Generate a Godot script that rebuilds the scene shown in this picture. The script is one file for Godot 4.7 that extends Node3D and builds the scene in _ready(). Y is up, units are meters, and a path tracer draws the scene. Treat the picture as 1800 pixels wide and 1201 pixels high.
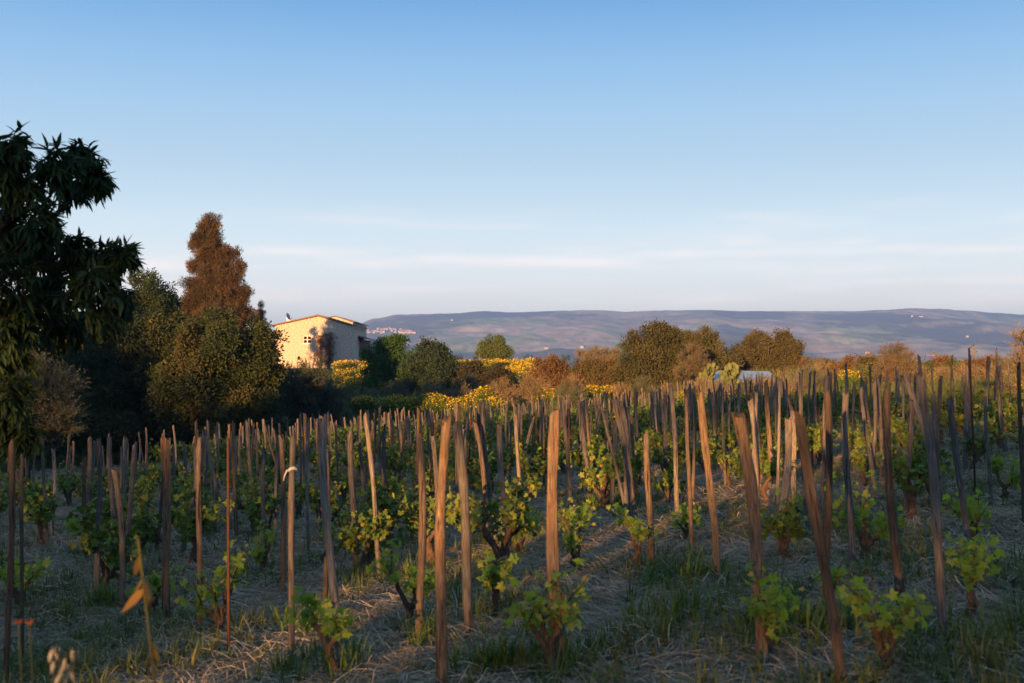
extends Node3D

# photograph geometry: 1800 px wide, focal length 2000 px, eye level at row 640
const F := 2000.0
const EYE := 1.7
const HY := 640.0
const SUN_LEFT := 19.0
const SUN_UP := 5.5

var rng := RandomNumberGenerator.new()
var used := {}
var M := {}
var noise_a := FastNoiseLite.new()
var noise_b := FastNoiseLite.new()
var stake_meshes := []
var leaf_mesh: ArrayMesh
var clump := {}

class Buf:
	var v := PackedVector3Array()
	var n := PackedVector3Array()
	var c := PackedColorArray()
	var idx := PackedInt32Array()
	func tri(p: Vector3, q: Vector3, r: Vector3, col := Color.WHITE) -> void:
		var nn := (r - p).cross(q - p)
		if nn.length_squared() < 1e-16:
			return
		nn = nn.normalized()
		var k := v.size()
		v.append(p); v.append(q); v.append(r)
		n.append(nn); n.append(nn); n.append(nn)
		c.append(col); c.append(col); c.append(col)
		idx.append(k); idx.append(k + 1); idx.append(k + 2)
	func quad(p: Vector3, q: Vector3, r: Vector3, s: Vector3, col := Color.WHITE) -> void:
		tri(p, q, r, col)
		tri(p, r, s, col)
	func box(lo: Vector3, hi: Vector3, col := Color.WHITE) -> void:
		var a := [Vector3(lo.x, lo.y, lo.z), Vector3(hi.x, lo.y, lo.z), Vector3(hi.x, hi.y, lo.z), Vector3(lo.x, hi.y, lo.z), Vector3(lo.x, lo.y, hi.z), Vector3(hi.x, lo.y, hi.z), Vector3(hi.x, hi.y, hi.z), Vector3(lo.x, hi.y, hi.z)]
		quad(a[0], a[1], a[2], a[3], col); quad(a[5], a[4], a[7], a[6], col)
		quad(a[4], a[0], a[3], a[7], col); quad(a[1], a[5], a[6], a[2], col)
		quad(a[3], a[2], a[6], a[7], col); quad(a[4], a[5], a[1], a[0], col)
	func tube(pts: Array, radii: Array, sides := 7, col := Color.WHITE) -> void:
		var k0 := v.size()
		var m := pts.size()
		var t0: Vector3 = (pts[1] - pts[0]).normalized()
		var side := t0.cross(Vector3(0.31, 0.2, 0.93)).normalized()
		for i in m:
			var t: Vector3 = (pts[mini(i + 1, m - 1)] - pts[maxi(i - 1, 0)]).normalized()
			side = (side - t * side.dot(t)).normalized()
			var up := t.cross(side)
			for j in sides:
				var a := TAU * j / sides
				var d := side * cos(a) + up * sin(a)
				v.append(pts[i] + d * radii[i]); n.append(d); c.append(col)
		for i in m - 1:
			for j in sides:
				var a := k0 + i * sides + j
				var b := k0 + i * sides + (j + 1) % sides
				idx.append(a); idx.append(b + sides); idx.append(b)
				idx.append(a); idx.append(a + sides); idx.append(b + sides)
		var e := v.size()
		v.append(pts[m - 1]); n.append((pts[m - 1] - pts[m - 2]).normalized()); c.append(col)
		for j in sides:
			idx.append(e); idx.append(k0 + (m - 1) * sides + (j + 1) % sides); idx.append(k0 + (m - 1) * sides + j)
	func mesh(mat: Material, into: ArrayMesh = null) -> ArrayMesh:
		var am := ArrayMesh.new() if into == null else into
		var arr := []
		arr.resize(Mesh.ARRAY_MAX)
		arr[Mesh.ARRAY_VERTEX] = v
		arr[Mesh.ARRAY_NORMAL] = n
		arr[Mesh.ARRAY_COLOR] = c
		arr[Mesh.ARRAY_INDEX] = idx
		am.add_surface_from_arrays(Mesh.PRIMITIVE_TRIANGLES, arr)
		am.surface_set_material(am.get_surface_count() - 1, mat)
		return am

# ------------------------------------------------------------------ helpers
func lin(r: float, g: float, b: float) -> Color:
	return Color(r / 255.0, g / 255.0, b / 255.0).srgb_to_linear()

func at(px: float, py: float, d: float) -> Vector3:
	return Vector3((px - 900.0) / F * d, EYE - (py - HY) / F * d, -d)

func numbered(called: String) -> String:
	var k: int = used.get(called, 0)
	used[called] = k + 1
	return called if k == 0 else "%s_%03d" % [called, k]

func tag(o: Node, label: String, category: String, group := "", kind := "") -> Node:
	o.set_meta("label", label)
	o.set_meta("category", category)
	if group != "":
		o.set_meta("group", group)
	if kind != "":
		o.set_meta("kind", kind)
	return o

func thing(called: String, where: Vector3, label: String, category: String, group := "") -> Node3D:
	var o := Node3D.new()
	o.name = numbered(called)
	add_child(o)
	o.position = where
	tag(o, label, category, group)
	return o

func part(called: String, mesh: Mesh, parent: Node, xf := Transform3D(), stuff := false) -> MeshInstance3D:
	var o := MeshInstance3D.new()
	o.name = called if parent != self else numbered(called)
	o.mesh = mesh
	o.transform = xf
	parent.add_child(o, true)
	if stuff:
		o.set_meta("kind", "stuff")
	return o

func scatter(called: String, mesh: Mesh, xfs: Array, cols: Array, parent: Node) -> MultiMeshInstance3D:
	var mm := MultiMesh.new()
	mm.transform_format = MultiMesh.TRANSFORM_3D
	mm.use_colors = cols.size() > 0
	mm.mesh = mesh
	mm.instance_count = xfs.size()
	for i in xfs.size():
		mm.set_instance_transform(i, xfs[i])
		if cols.size() > 0:
			mm.set_instance_color(i, cols[i])
	var o := MultiMeshInstance3D.new()
	o.name = called if parent != self else numbered(called)
	o.multimesh = mm
	parent.add_child(o, true)
	o.set_meta("kind", "stuff")
	return o

func rdir() -> Vector3:
	var z := rng.randf_range(-1, 1)
	var a := rng.randf() * TAU
	var r := sqrt(1.0 - z * z)
	return Vector3(r * cos(a), z, r * sin(a))

func basis_y(y: Vector3, s := 1.0) -> Basis:
	y = y.normalized()
	var x := y.cross(rdir())
	while x.length() < 0.05:
		x = y.cross(rdir())
	x = x.normalized()
	return Basis(x * s, y * s, x.cross(y) * s)

func gy(x: float, z: float) -> float:
	var d := -z
	var vine := 0.08 * clampf(x, -32, 28) - 0.03 * (clampf(d, -40, 70) - 6.0)
	vine += 0.05 * noise_b.get_noise_2d(x * 6.0, d * 6.0)
	if d < 45.0:
		return vine
	var ks := [[45.0, -1.6], [60.0, -1.15], [80.0, -0.6], [90.0, 0.3], [100.0, 1.1], [125.0, 1.3], [160.0, 1.0], [300.0, -5.0], [800.0, -14.0], [1600.0, -16.0], [99999.0, -16.0]]
	var b := -16.0
	for i in ks.size() - 1:
		if d <= ks[i + 1][0]:
			var t: float = (d - ks[i][0]) / (ks[i + 1][0] - ks[i][0])
			b = lerpf(ks[i][1], ks[i + 1][1], t)
			break
	var tilt := lerpf(0.08, 0.012, clampf((d - 50.0) / 45.0, 0, 1))
	if d > 125.0:
		tilt = 0.0
	b += tilt * clampf(x, -30, 30) + 0.1 * noise_b.get_noise_2d(x * 2.0, d * 2.0)
	return lerpf(vine, b, smoothstep(46.0, 60.0, d))

func ground(x: float, z: float) -> Vector3:
	return Vector3(x, gy(x, z), z)

# where the sight line of a photograph pixel meets the vineyard ground
func vine_ground(px: float, py: float) -> Vector3:
	var d := 1.52 / maxf((py - HY) / F + 0.08 * (px - 900.0) / F - 0.03, 0.01)
	for i in 4:
		var y := gy((px - 900.0) / F * d, -d)
		d = lerpf(d, (EYE - y) / ((py - HY) / F), 0.8)
	return ground((px - 900.0) / F * d, -d)

# ------------------------------------------------------------------ materials
func streak_image(w: int, h: int, sd: int, lo: float, fx: float, fy: float) -> Image:
	var f := FastNoiseLite.new()
	f.seed = sd
	f.frequency = 1.0
	f.fractal_octaves = 3
	var img := Image.create(w, h, true, Image.FORMAT_RGB8)
	for y in h:
		for x in w:
			var a := TAU * x / w
			var warp := 0.25 * f.get_noise_2d(y * fy * 2.0, 7.0)
			var s := f.get_noise_3d(cos(a) * fx + warp, sin(a) * fx, y * fy)
			var s2 := f.get_noise_3d(cos(a) * fx * 3.1 + warp, sin(a) * fx * 3.1, y * fy * 2.3 + 40.0)
			var blotch := f.get_noise_3d(cos(a) * 0.7, sin(a) * 0.7 + 9.0, y * fy * 1.7)
			var k := clampf(0.75 + 0.42 * s + 0.3 * s2, lo, 1.15)
			if s2 < -0.38:
				k *= 0.55
			var warm := 0.09 * blotch
			img.set_pixel(x, y, Color(clampf(k * (0.86 + warm), 0, 1), clampf(k * 0.83, 0, 1), clampf(k * (0.8 - warm), 0, 1)))
	var kr := RandomNumberGenerator.new()
	kr.seed = sd
	for q in 16:
		var c := Vector2(kr.randi() % w, kr.randi() % h)
		var rad := kr.randf_range(7.0, 20.0)
		for y in range(int(c.y - rad * 1.6), int(c.y + rad * 1.6)):
			for x in range(int(c.x - rad), int(c.x + rad)):
				var dd := Vector2((x - c.x) / rad, (y - c.y) / rad / 1.6).length()
				if dd < 1.0:
					var p := img.get_pixel(posmod(x, w), posmod(y, h))
					img.set_pixel(posmod(x, w), posmod(y, h), p * lerpf(0.3 + 0.2 * sin(dd * 14.0), 1.0, dd * dd))
	img.generate_mipmaps()
	return img

func mottle_image(w: int, sd: int, freq: float, lo: float, hi: float, stretch := 1.0) -> Image:
	var f := FastNoiseLite.new()
	f.seed = sd
	f.frequency = freq
	f.fractal_octaves = 5
	f.fractal_gain = 0.6
	var img := Image.create(w, w, true, Image.FORMAT_RGB8)
	for y in w:
		for x in w:
			# blend two shifted samples so that the picture repeats without a seam
			var u := float(x) / w
			var t := float(y) / w
			var a := f.get_noise_2d(x, y * stretch)
			var b := f.get_noise_2d(x - w, y * stretch)
			var c := f.get_noise_2d(x, (y - w) * stretch)
			var d := f.get_noise_2d(x - w, (y - w) * stretch)
			var k := lerpf(lerpf(a, b, u), lerpf(c, d, u), t)
			var g := clampf(lerpf(lo, hi, 0.5 + 0.95 * k), 0.0, 1.0)
			var wv := 0.05 * f.get_noise_2d(x * 0.4 + 300.0, y * 0.4)
			img.set_pixel(x, y, Color(clampf(g + wv, 0, 1), g, clampf(g - wv, 0, 1)))
	img.generate_mipmaps()
	return img

func mat(albedo: Color, rough := 0.9, vc := false) -> StandardMaterial3D:
	var m := StandardMaterial3D.new()
	m.albedo_color = albedo.linear_to_srgb()
	m.roughness = rough
	m.metallic_specular = 0.3
	m.vertex_color_use_as_albedo = vc
	m.cull_mode = BaseMaterial3D.CULL_DISABLED
	return m

func textured(albedo: Color, img: Image, scale: Vector3, rough := 0.95, bump := 0.0, world := false, offset := Vector3.ZERO) -> StandardMaterial3D:
	var m := mat(albedo, rough)
	m.albedo_texture = ImageTexture.create_from_image(img)
	m.uv1_triplanar = true
	m.uv1_world_triplanar = world
	m.uv1_scale = scale
	m.uv1_offset = offset
	if bump > 0.0:
		var h: Image = img.duplicate()
		h.clear_mipmaps()
		h.bump_map_to_normal_map(bump)
		h.generate_mipmaps()
		m.normal_enabled = true
		m.normal_texture = ImageTexture.create_from_image(h)
	return m

func make_materials() -> void:
	var wood := streak_image(256, 512, 3, 0.3, 2.6, 0.012)
	var tints := [Color(0.36, 0.33, 0.305), Color(0.44, 0.325, 0.23), Color(0.23, 0.185, 0.15), Color(0.52, 0.47, 0.41), Color(0.29, 0.28, 0.28), Color(0.35, 0.275, 0.215)]
	M.wood = []
	var shared: StandardMaterial3D = null
	for i in tints.size():
		var m: StandardMaterial3D
		if shared == null:
			m = textured(tints[i], wood, Vector3(0.8, 1.0, 0.8), 0.92, 5.0)
			shared = m
		else:
			m = shared.duplicate()
			m.albedo_color = (tints[i] as Color).linear_to_srgb()
			m.uv1_offset = Vector3(0.13 * i, 0.37 * i, 0.21 * i)
		m.metallic_specular = 0.2
		M.wood.append(m)
	var bark_img := mottle_image(256, 21, 0.045, 0.25, 1.0, 0.35)
	M.bark = textured(Color(0.085, 0.062, 0.048), bark_img, Vector3(3, 1.6, 3), 0.95, 6.0)
	M.vine_bark = textured(Color(0.3, 0.19, 0.125), bark_img, Vector3(7, 3, 7), 0.95, 8.0)
	M.rust = textured(Color(0.17, 0.08, 0.055), bark_img, Vector3(9, 4, 9), 0.85)
	var soil_img := mottle_image(512, 5, 0.03, 0.35, 1.0)
	M.ground = textured(Color(1, 1, 1), soil_img, Vector3(0.45, 0.45, 0.45), 1.0, 7.0, true)
	M.ground.vertex_color_use_as_albedo = true
	var stone_img := mottle_image(512, 11, 0.035, 0.5, 1.0, 2.6)
	M.stone = textured(Color(0.93, 0.79, 0.65), stone_img, Vector3(0.22, 0.22, 0.22), 0.95, 6.0)
	M.stone_grey = textured(Color(0.42, 0.38, 0.32), stone_img, Vector3(0.3, 0.3, 0.3), 0.95, 6.0)
	M.tile = textured(Color(0.36, 0.24, 0.17), stone_img, Vector3(0.6, 0.6, 0.6), 0.9)
	M.hill = mat(Color(1, 1, 1), 1.0, true)
	M.leaf = mat(Color(1, 1, 1), 0.7, true)
	M.leaf.backlight_enabled = true
	M.leaf.backlight = Color(0.35, 0.4, 0.12)
	M.dull_leaf = mat(Color(1, 1, 1), 0.8, true)
	M.dull_leaf.backlight_enabled = true
	M.dull_leaf.backlight = Color(0.2, 0.2, 0.1)
	M.vine_leaf = []
	for col in [Color(0.075, 0.125, 0.022), Color(0.12, 0.17, 0.028), Color(0.17, 0.195, 0.035), Color(0.3, 0.23, 0.04)]:
		var m := mat(col, 0.5)
		m.backlight_enabled = true
		m.backlight = Color(0.6, 0.7, 0.2)
		M.vine_leaf.append(m)
	M.straw = mat(Color(1, 1, 1), 0.9, true)
	M.white = mat(Color(0.75, 0.74, 0.72), 0.6)
	M.dark_glass = mat(Color(0.01, 0.01, 0.012), 0.1)
	M.blue_sheet = mat(Color(0.42, 0.52, 0.66), 0.45)
	M.metal = mat(Color(0.3, 0.31, 0.32), 0.5)
	M.pole = textured(Color(0.42, 0.36, 0.28), wood, Vector3(0.5, 0.2, 0.5), 0.9)

# ------------------------------------------------------------------ shared meshes
func add_leaf(b: Buf, p: Vector3, dir: Vector3, ln: float, w: float, col: Color, fold := 0.25) -> void:
	dir = dir.normalized()
	var side := dir.cross(rdir())
	if side.length() < 0.05:
		side = dir.cross(Vector3(0.3, 0.9, 0.2))
	side = side.normalized()
	var up := side.cross(dir)
	var mid := p + dir * ln * 0.5
	var tip := p + dir * ln
	b.tri(p, mid + side * w * 0.5 + up * w * fold, tip, col)
	b.tri(p, tip, mid - side * w * 0.5 + up * w * fold, col)

func shade(lo := 0.8, hi := 1.2) -> Color:
	var k := rng.randf_range(lo, hi)
	return Color(k * rng.randf_range(0.93, 1.1), k, k * rng.randf_range(0.85, 1.1))

func make_clumps() -> void:
	clump.broad = []
	for q in 3:
		var b := Buf.new()
		for i in 34:
			var o := rdir() * pow(rng.randf(), 0.45) * 0.3
			add_leaf(b, o, o.normalized() * 0.8 + rdir() * 0.8 + Vector3(0, 0.25, 0), rng.randf_range(0.11, 0.18), rng.randf_range(0.06, 0.09), shade())
		for i in 3:
			b.tube([Vector3.ZERO, rdir() * 0.28], [0.008, 0.003], 3, Color(1.2, 0.9, 0.8))
		clump.broad.append(b.mesh(M.leaf))
	clump.fine = []
	for q in 3:
		var b := Buf.new()
		for i in 11:
			var dir := (rdir() * 0.55 + Vector3(0, 0.8, 0)).normalized()
			var ln := rng.randf_range(0.35, 0.6)
			b.tube([Vector3.ZERO, dir * ln * 0.5 + rdir() * 0.03, dir * ln], [0.006, 0.004, 0.002], 3, Color(0.9, 0.8, 0.7))
			for j in 13:
				add_leaf(b, dir * ln * rng.randf_range(0.25, 1.0), dir * 0.7 + rdir() * 0.7, rng.randf_range(0.05, 0.09), 0.02, shade())
		clump.fine.append(b.mesh(M.dull_leaf))
	clump.cypress = []
	for q in 2:
		var b := Buf.new()
		for i in 60:
			var o := rdir() * pow(rng.randf(), 0.4) * 0.3
			o.y *= 1.3
			add_leaf(b, o, o.normalized() * 0.5 + Vector3(0, 0.9, 0) + rdir() * 0.5, rng.randf_range(0.09, 0.16), rng.randf_range(0.035, 0.055), shade(0.8, 1.2))
		clump.cypress.append(b.mesh(M.dull_leaf))
	clump.grass = []
	for q in 3:
		var b := Buf.new()
		for i in 16:
			var a := rng.randf() * TAU
			var out := Vector3(cos(a), 0, sin(a))
			var side := Vector3(-sin(a), 0, cos(a)) * rng.randf_range(0.004, 0.007)
			var h := rng.randf_range(0.14, 0.34)
			var lean := rng.randf_range(0.1, 0.75)
			var p0 := out * rng.randf_range(0.0, 0.06) - Vector3(0, 0.02, 0)
			var p1 := p0 + out * h * lean * 0.3 + Vector3(0, h * 0.55, 0)
			var p2 := p0 + out * h * lean + Vector3(0, h * (1.0 - 0.35 * lean), 0)
			var col := shade(0.7, 1.25)
			b.quad(p0 - side, p0 + side, p1 + side * 0.8, p1 - side * 0.8, col)
			b.tri(p1 - side * 0.8, p1 + side * 0.8, p2, col)
		clump.grass.append(b.mesh(M.leaf))
	clump.straw = []
	for q in 4:
		var b := Buf.new()
		var main := rng.randf() * TAU
		for i in 20:
			var a := main + rng.randfn() * 0.7
			var dir := Vector3(cos(a), 0, sin(a))
			var side := Vector3(-sin(a), 0.3 * rng.randfn(), cos(a)).normalized() * rng.randf_range(0.0012, 0.0028)
			var o := Vector3(rng.randf_range(-0.2, 0.2), rng.randf_range(0.0, 0.03), rng.randf_range(-0.2, 0.2))
			var ln := rng.randf_range(0.1, 0.32)
			var mid := o + dir * ln * 0.5 + Vector3(0, rng.randf_range(0.0, 0.035), 0)
			var tip := o + dir * ln + Vector3(0, rng.randf_range(-0.015, 0.03), 0) + dir.rotated(Vector3.UP, 1.4) * ln * rng.randf_range(-0.15, 0.15)
			var col := shade(0.6, 1.3)
			b.quad(o - side, o + side, mid + side, mid - side, col)
			b.quad(mid - side, mid + side, tip + side * 0.5, tip - side * 0.5, col)
		clump.straw.append(b.mesh(M.straw))
	clump.daisy = []
	for q in 3:
		var b := Buf.new()
		for i in 34:
			var o := Vector3(rng.randf_range(-0.25, 0.25), rng.randf_range(-0.45, 0.15), rng.randf_range(-0.25, 0.25))
			add_leaf(b, o, rdir() + Vector3(0, 0.8, 0), rng.randf_range(0.08, 0.16), 0.035, Color(0.075, 0.135, 0.03) * shade())
		for i in 7:
			var p := Vector3(rng.randf_range(-0.28, 0.28), rng.randf_range(0.0, 0.22), rng.randf_range(-0.28, 0.28))
			b.tube([p - Vector3(0, 0.2, 0), p], [0.004, 0.003], 3, Color(0.07, 0.12, 0.03))
			var nn := (Vector3(0, 0.8, 0.35) + rdir() * 0.6).normalized()
			var bs := basis_y(nn, rng.randf_range(0.022, 0.034))
			var col := Color(0.72, 0.44, 0.02) * rng.randf_range(0.85, 1.1)
			for j in 6:
				var a0 := TAU * j / 6.0
				var a1 := TAU * (j + 1) / 6.0
				b.tri(p + bs.y * 0.25, p + bs * Vector3(cos(a0), 0, sin(a0)), p + bs * Vector3(cos(a1), 0, sin(a1)), col)
		clump.daisy.append(b.mesh(M.leaf))
	# one grape leaf: five lobes round the stalk, cupped
	var b := Buf.new()
	var outline := [Vector2(0.06, -0.02), Vector2(0.34, -0.22), Vector2(0.5, -0.02), Vector2(0.36, 0.16), Vector2(0.52, 0.46), Vector2(0.24, 0.52), Vector2(0.0, 0.88), Vector2(-0.24, 0.52), Vector2(-0.52, 0.46), Vector2(-0.36, 0.16), Vector2(-0.5, -0.02), Vector2(-0.34, -0.22), Vector2(-0.06, -0.02)]
	var pt := func(p: Vector2) -> Vector3: return Vector3(p.x, -0.28 * p.length_squared() + 0.05 * sin(p.x * 9.0), p.y)
	for i in outline.size() - 1:
		b.tri(pt.call(Vector2(0, 0.12)), pt.call(outline[i]), pt.call(outline[i + 1]))
	b.tube([Vector3(0, -0.02, -0.5), Vector3(0, 0.0, 0.0)], [0.018, 0.014], 3)
	leaf_mesh = b.mesh(null)

func make_stakes() -> void:
	for q in 14:
		var b := Buf.new()
		var plank := q % 2 == 0
		var sides := 10
		var prof := []
		var asp := rng.randf_range(0.45, 0.75) if plank else rng.randf_range(0.85, 1.0)
		for j in sides:
			var a := TAU * (j + 0.5) / sides
			var e := 4.0 if plank else 2.0
			var r := 0.5 / pow(pow(absf(cos(a)), e) + pow(absf(sin(a)), e), 1.0 / e)
			r *= rng.randf_range(0.88, 1.06)
			prof.append(Vector2(cos(a) * r, sin(a) * r * asp))
		var rings := 9
		var bend := Vector2(rng.randf_range(-0.42, 0.42), rng.randf_range(-0.3, 0.3))
		var s_bend := rng.randf_range(-0.28, 0.28)
		var top_w := rng.randf_range(0.72, 1.0)
		var grid := []
		for i in rings:
			var t := float(i) / (rings - 1)
			var y := lerpf(-0.07, 1.0, t)
			var w := lerpf(1.0, top_w, t) * rng.randf_range(0.88, 1.1)
			var o := bend * sin(t * PI) + Vector2(s_bend * sin(t * TAU), 0)
			var row := []
			var tilt := rng.randf_range(-0.025, 0.025)
			for j in sides:
				var p: Vector2 = prof[j] * w * rng.randf_range(0.95, 1.05) + o
				var yy := y
				if i == rings - 1:
					yy += tilt * prof[j].x * 2.0 + rng.randf_range(-0.022, 0.012)
				row.append(Vector3(p.x, yy, p.y))
			grid.append(row)
		for i in rings - 1:
			for j in sides:
				var k := (j + 1) % sides
				b.quad(grid[i][j], grid[i][k], grid[i + 1][k], grid[i + 1][j])
		var o2 := Vector3.ZERO
		for j in sides:
			o2 += grid[rings - 1][j] / sides
		for j in sides:
			b.tri(grid[rings - 1][j], grid[rings - 1][(j + 1) % sides], o2)
		if not plank:   # round poles: smooth their sides
			for k in range(0, (rings - 1) * sides * 6):
				var t := clampf((b.v[k].y + 0.07) / 1.07, 0, 1)
				var o := bend * sin(t * PI) + Vector2(s_bend * sin(t * TAU), 0)
				var nn := Vector3(b.v[k].x - o.x, 0, b.v[k].z - o.y).normalized()
				b.n[k] = (nn * 0.75 + b.n[k] * 0.25).normalized() if nn.dot(b.n[k]) > 0 else (nn * 0.75 - b.n[k] * 0.25).normalized()
		stake_meshes.append(b.mesh(null))
	var rod := Buf.new()
	rod.tube([Vector3(0, -0.05, 0), Vector3(0, 0.35, 0), Vector3(0, 0.7, 0), Vector3(0, 1, 0)], [0.5, 0.52, 0.48, 0.5], 6)
	M.rod = rod.mesh(M.rust)

# ------------------------------------------------------------------ stakes and vines
func put_stake(base: Vector3, top: Vector3, w: float, variant: int, wood: int, label: String, group: String) -> MeshInstance3D:
	var o := MeshInstance3D.new()
	var axis := top - base
	var h := axis.length()
	var y := axis / h
	var x := Vector3(1, 0, 0).rotated(Vector3.UP, rng.randf_range(-0.5, 0.5))
	x = (x - y * x.dot(y)).normalized()
	o.transform = Transform3D(Basis(x * w, y * h, x.cross(y) * w), base)
	if variant < 0:
		o.name = numbered("iron_rod")
		o.mesh = M.rod
		tag(o, label, "iron rod", group)
	else:
		o.name = numbered("vine_stake")
		o.mesh = stake_meshes[variant % stake_meshes.size()]
		o.material_override = M.wood[wood]
		tag(o, label, "stake", group)
	add_child(o)
	return o

func vine_frame(size: float) -> Dictionary:
	var b := Buf.new()
	var tips := []
	var lean := Vector3(rng.randf_range(-0.1, 0.1), 0, rng.randf_range(-0.1, 0.1)) * size
	var fork := Vector3(0, 0.16 * size * rng.randf_range(0.8, 1.4), 0) + lean
	gnarl(b, Vector3(0, -0.06, 0), fork, 0.04 * size, 0.036 * size, 6, 0.02)
	var arms := rng.randi_range(2, 4)
	var a0 := rng.randf() * TAU
	for i in arms:
		var a := a0 + TAU * i / arms + rng.randf_range(-0.5, 0.5)
		var out := Vector3(cos(a), 0, sin(a))
		var e2 := fork + out * rng.randf_range(0.06, 0.17) * size + Vector3(0, rng.randf_range(0.12, 0.34) * size, 0)
		gnarl(b, fork - Vector3(0, 0.02, 0), e2, 0.026 * size, 0.015 * size, 6, 0.016)
		for s in 3:
			var tip := e2 + (out * 0.4 + Vector3(0, 0.8, 0) + rdir() * 0.8) * rng.randf_range(0.06, 0.2) * size
			b.tube([e2, tip], [0.006, 0.003], 4)
			tips.append([e2, tip])
	return {"mesh": b.mesh(M.vine_bark), "tips": tips}

# a knotted woody limb: kinks and uneven thickness
func gnarl(b: Buf, p: Vector3, q: Vector3, r0: float, r1: float, n: int, kink: float) -> void:
	var pts := []
	var rad := []
	for i in n + 1:
		var t := float(i) / n
		pts.append(p.lerp(q, t) + (rdir() * kink if i > 0 and i < n else Vector3.ZERO))
		rad.append(lerpf(r0, r1, t) * rng.randf_range(0.78, 1.3))
	b.tube(pts, rad, 8)

func vine_leaves(tips: Array, count: int, spread: float, size: float) -> Array:
	var out := []
	for i in count:
		var tp: Array = tips[i % tips.size()]
		var p: Vector3 = (tp[0] as Vector3).lerp(tp[1], rng.randf_range(0.0, 1.15)) + rdir() * rng.randf_range(0.02, spread)
		var face := (Vector3(0, 0.55, 0) + rdir() * 0.9).normalized()
		var young := rng.randf()
		var s := size * rng.randf_range(0.55, 1.1) * (0.6 if young > 0.88 else 1.0)
		var bs := basis_y(face, s)
		out.append([Transform3D(bs, p), 3 if young > 0.9 else rng.randi_range(0, 2)])
	return out

func append_mesh(b: Buf, src: ArrayMesh, xf: Transform3D, col: Color) -> void:
	var arr := src.surface_get_arrays(0)
	var vs: PackedVector3Array = arr[Mesh.ARRAY_VERTEX]
	var ns: PackedVector3Array = arr[Mesh.ARRAY_NORMAL]
	var ids: PackedInt32Array = arr[Mesh.ARRAY_INDEX]
	var k := b.v.size()
	for i in vs.size():
		b.v.append(xf * vs[i])
		b.n.append((xf.basis * ns[i]).normalized())
		b.c.append(col)
	for i in ids:
		b.idx.append(k + i)

func foliage_mesh(leaves: Array) -> ArrayMesh:
	var b := Buf.new()
	var cols := [Color(0.075, 0.125, 0.022), Color(0.12, 0.17, 0.028), Color(0.17, 0.195, 0.035), Color(0.3, 0.23, 0.04)]
	for l in leaves:
		append_mesh(b, leaf_mesh, l[0], cols[l[1]] * rng.randf_range(0.8, 1.2))
	return b.mesh(M.leaf)

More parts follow.
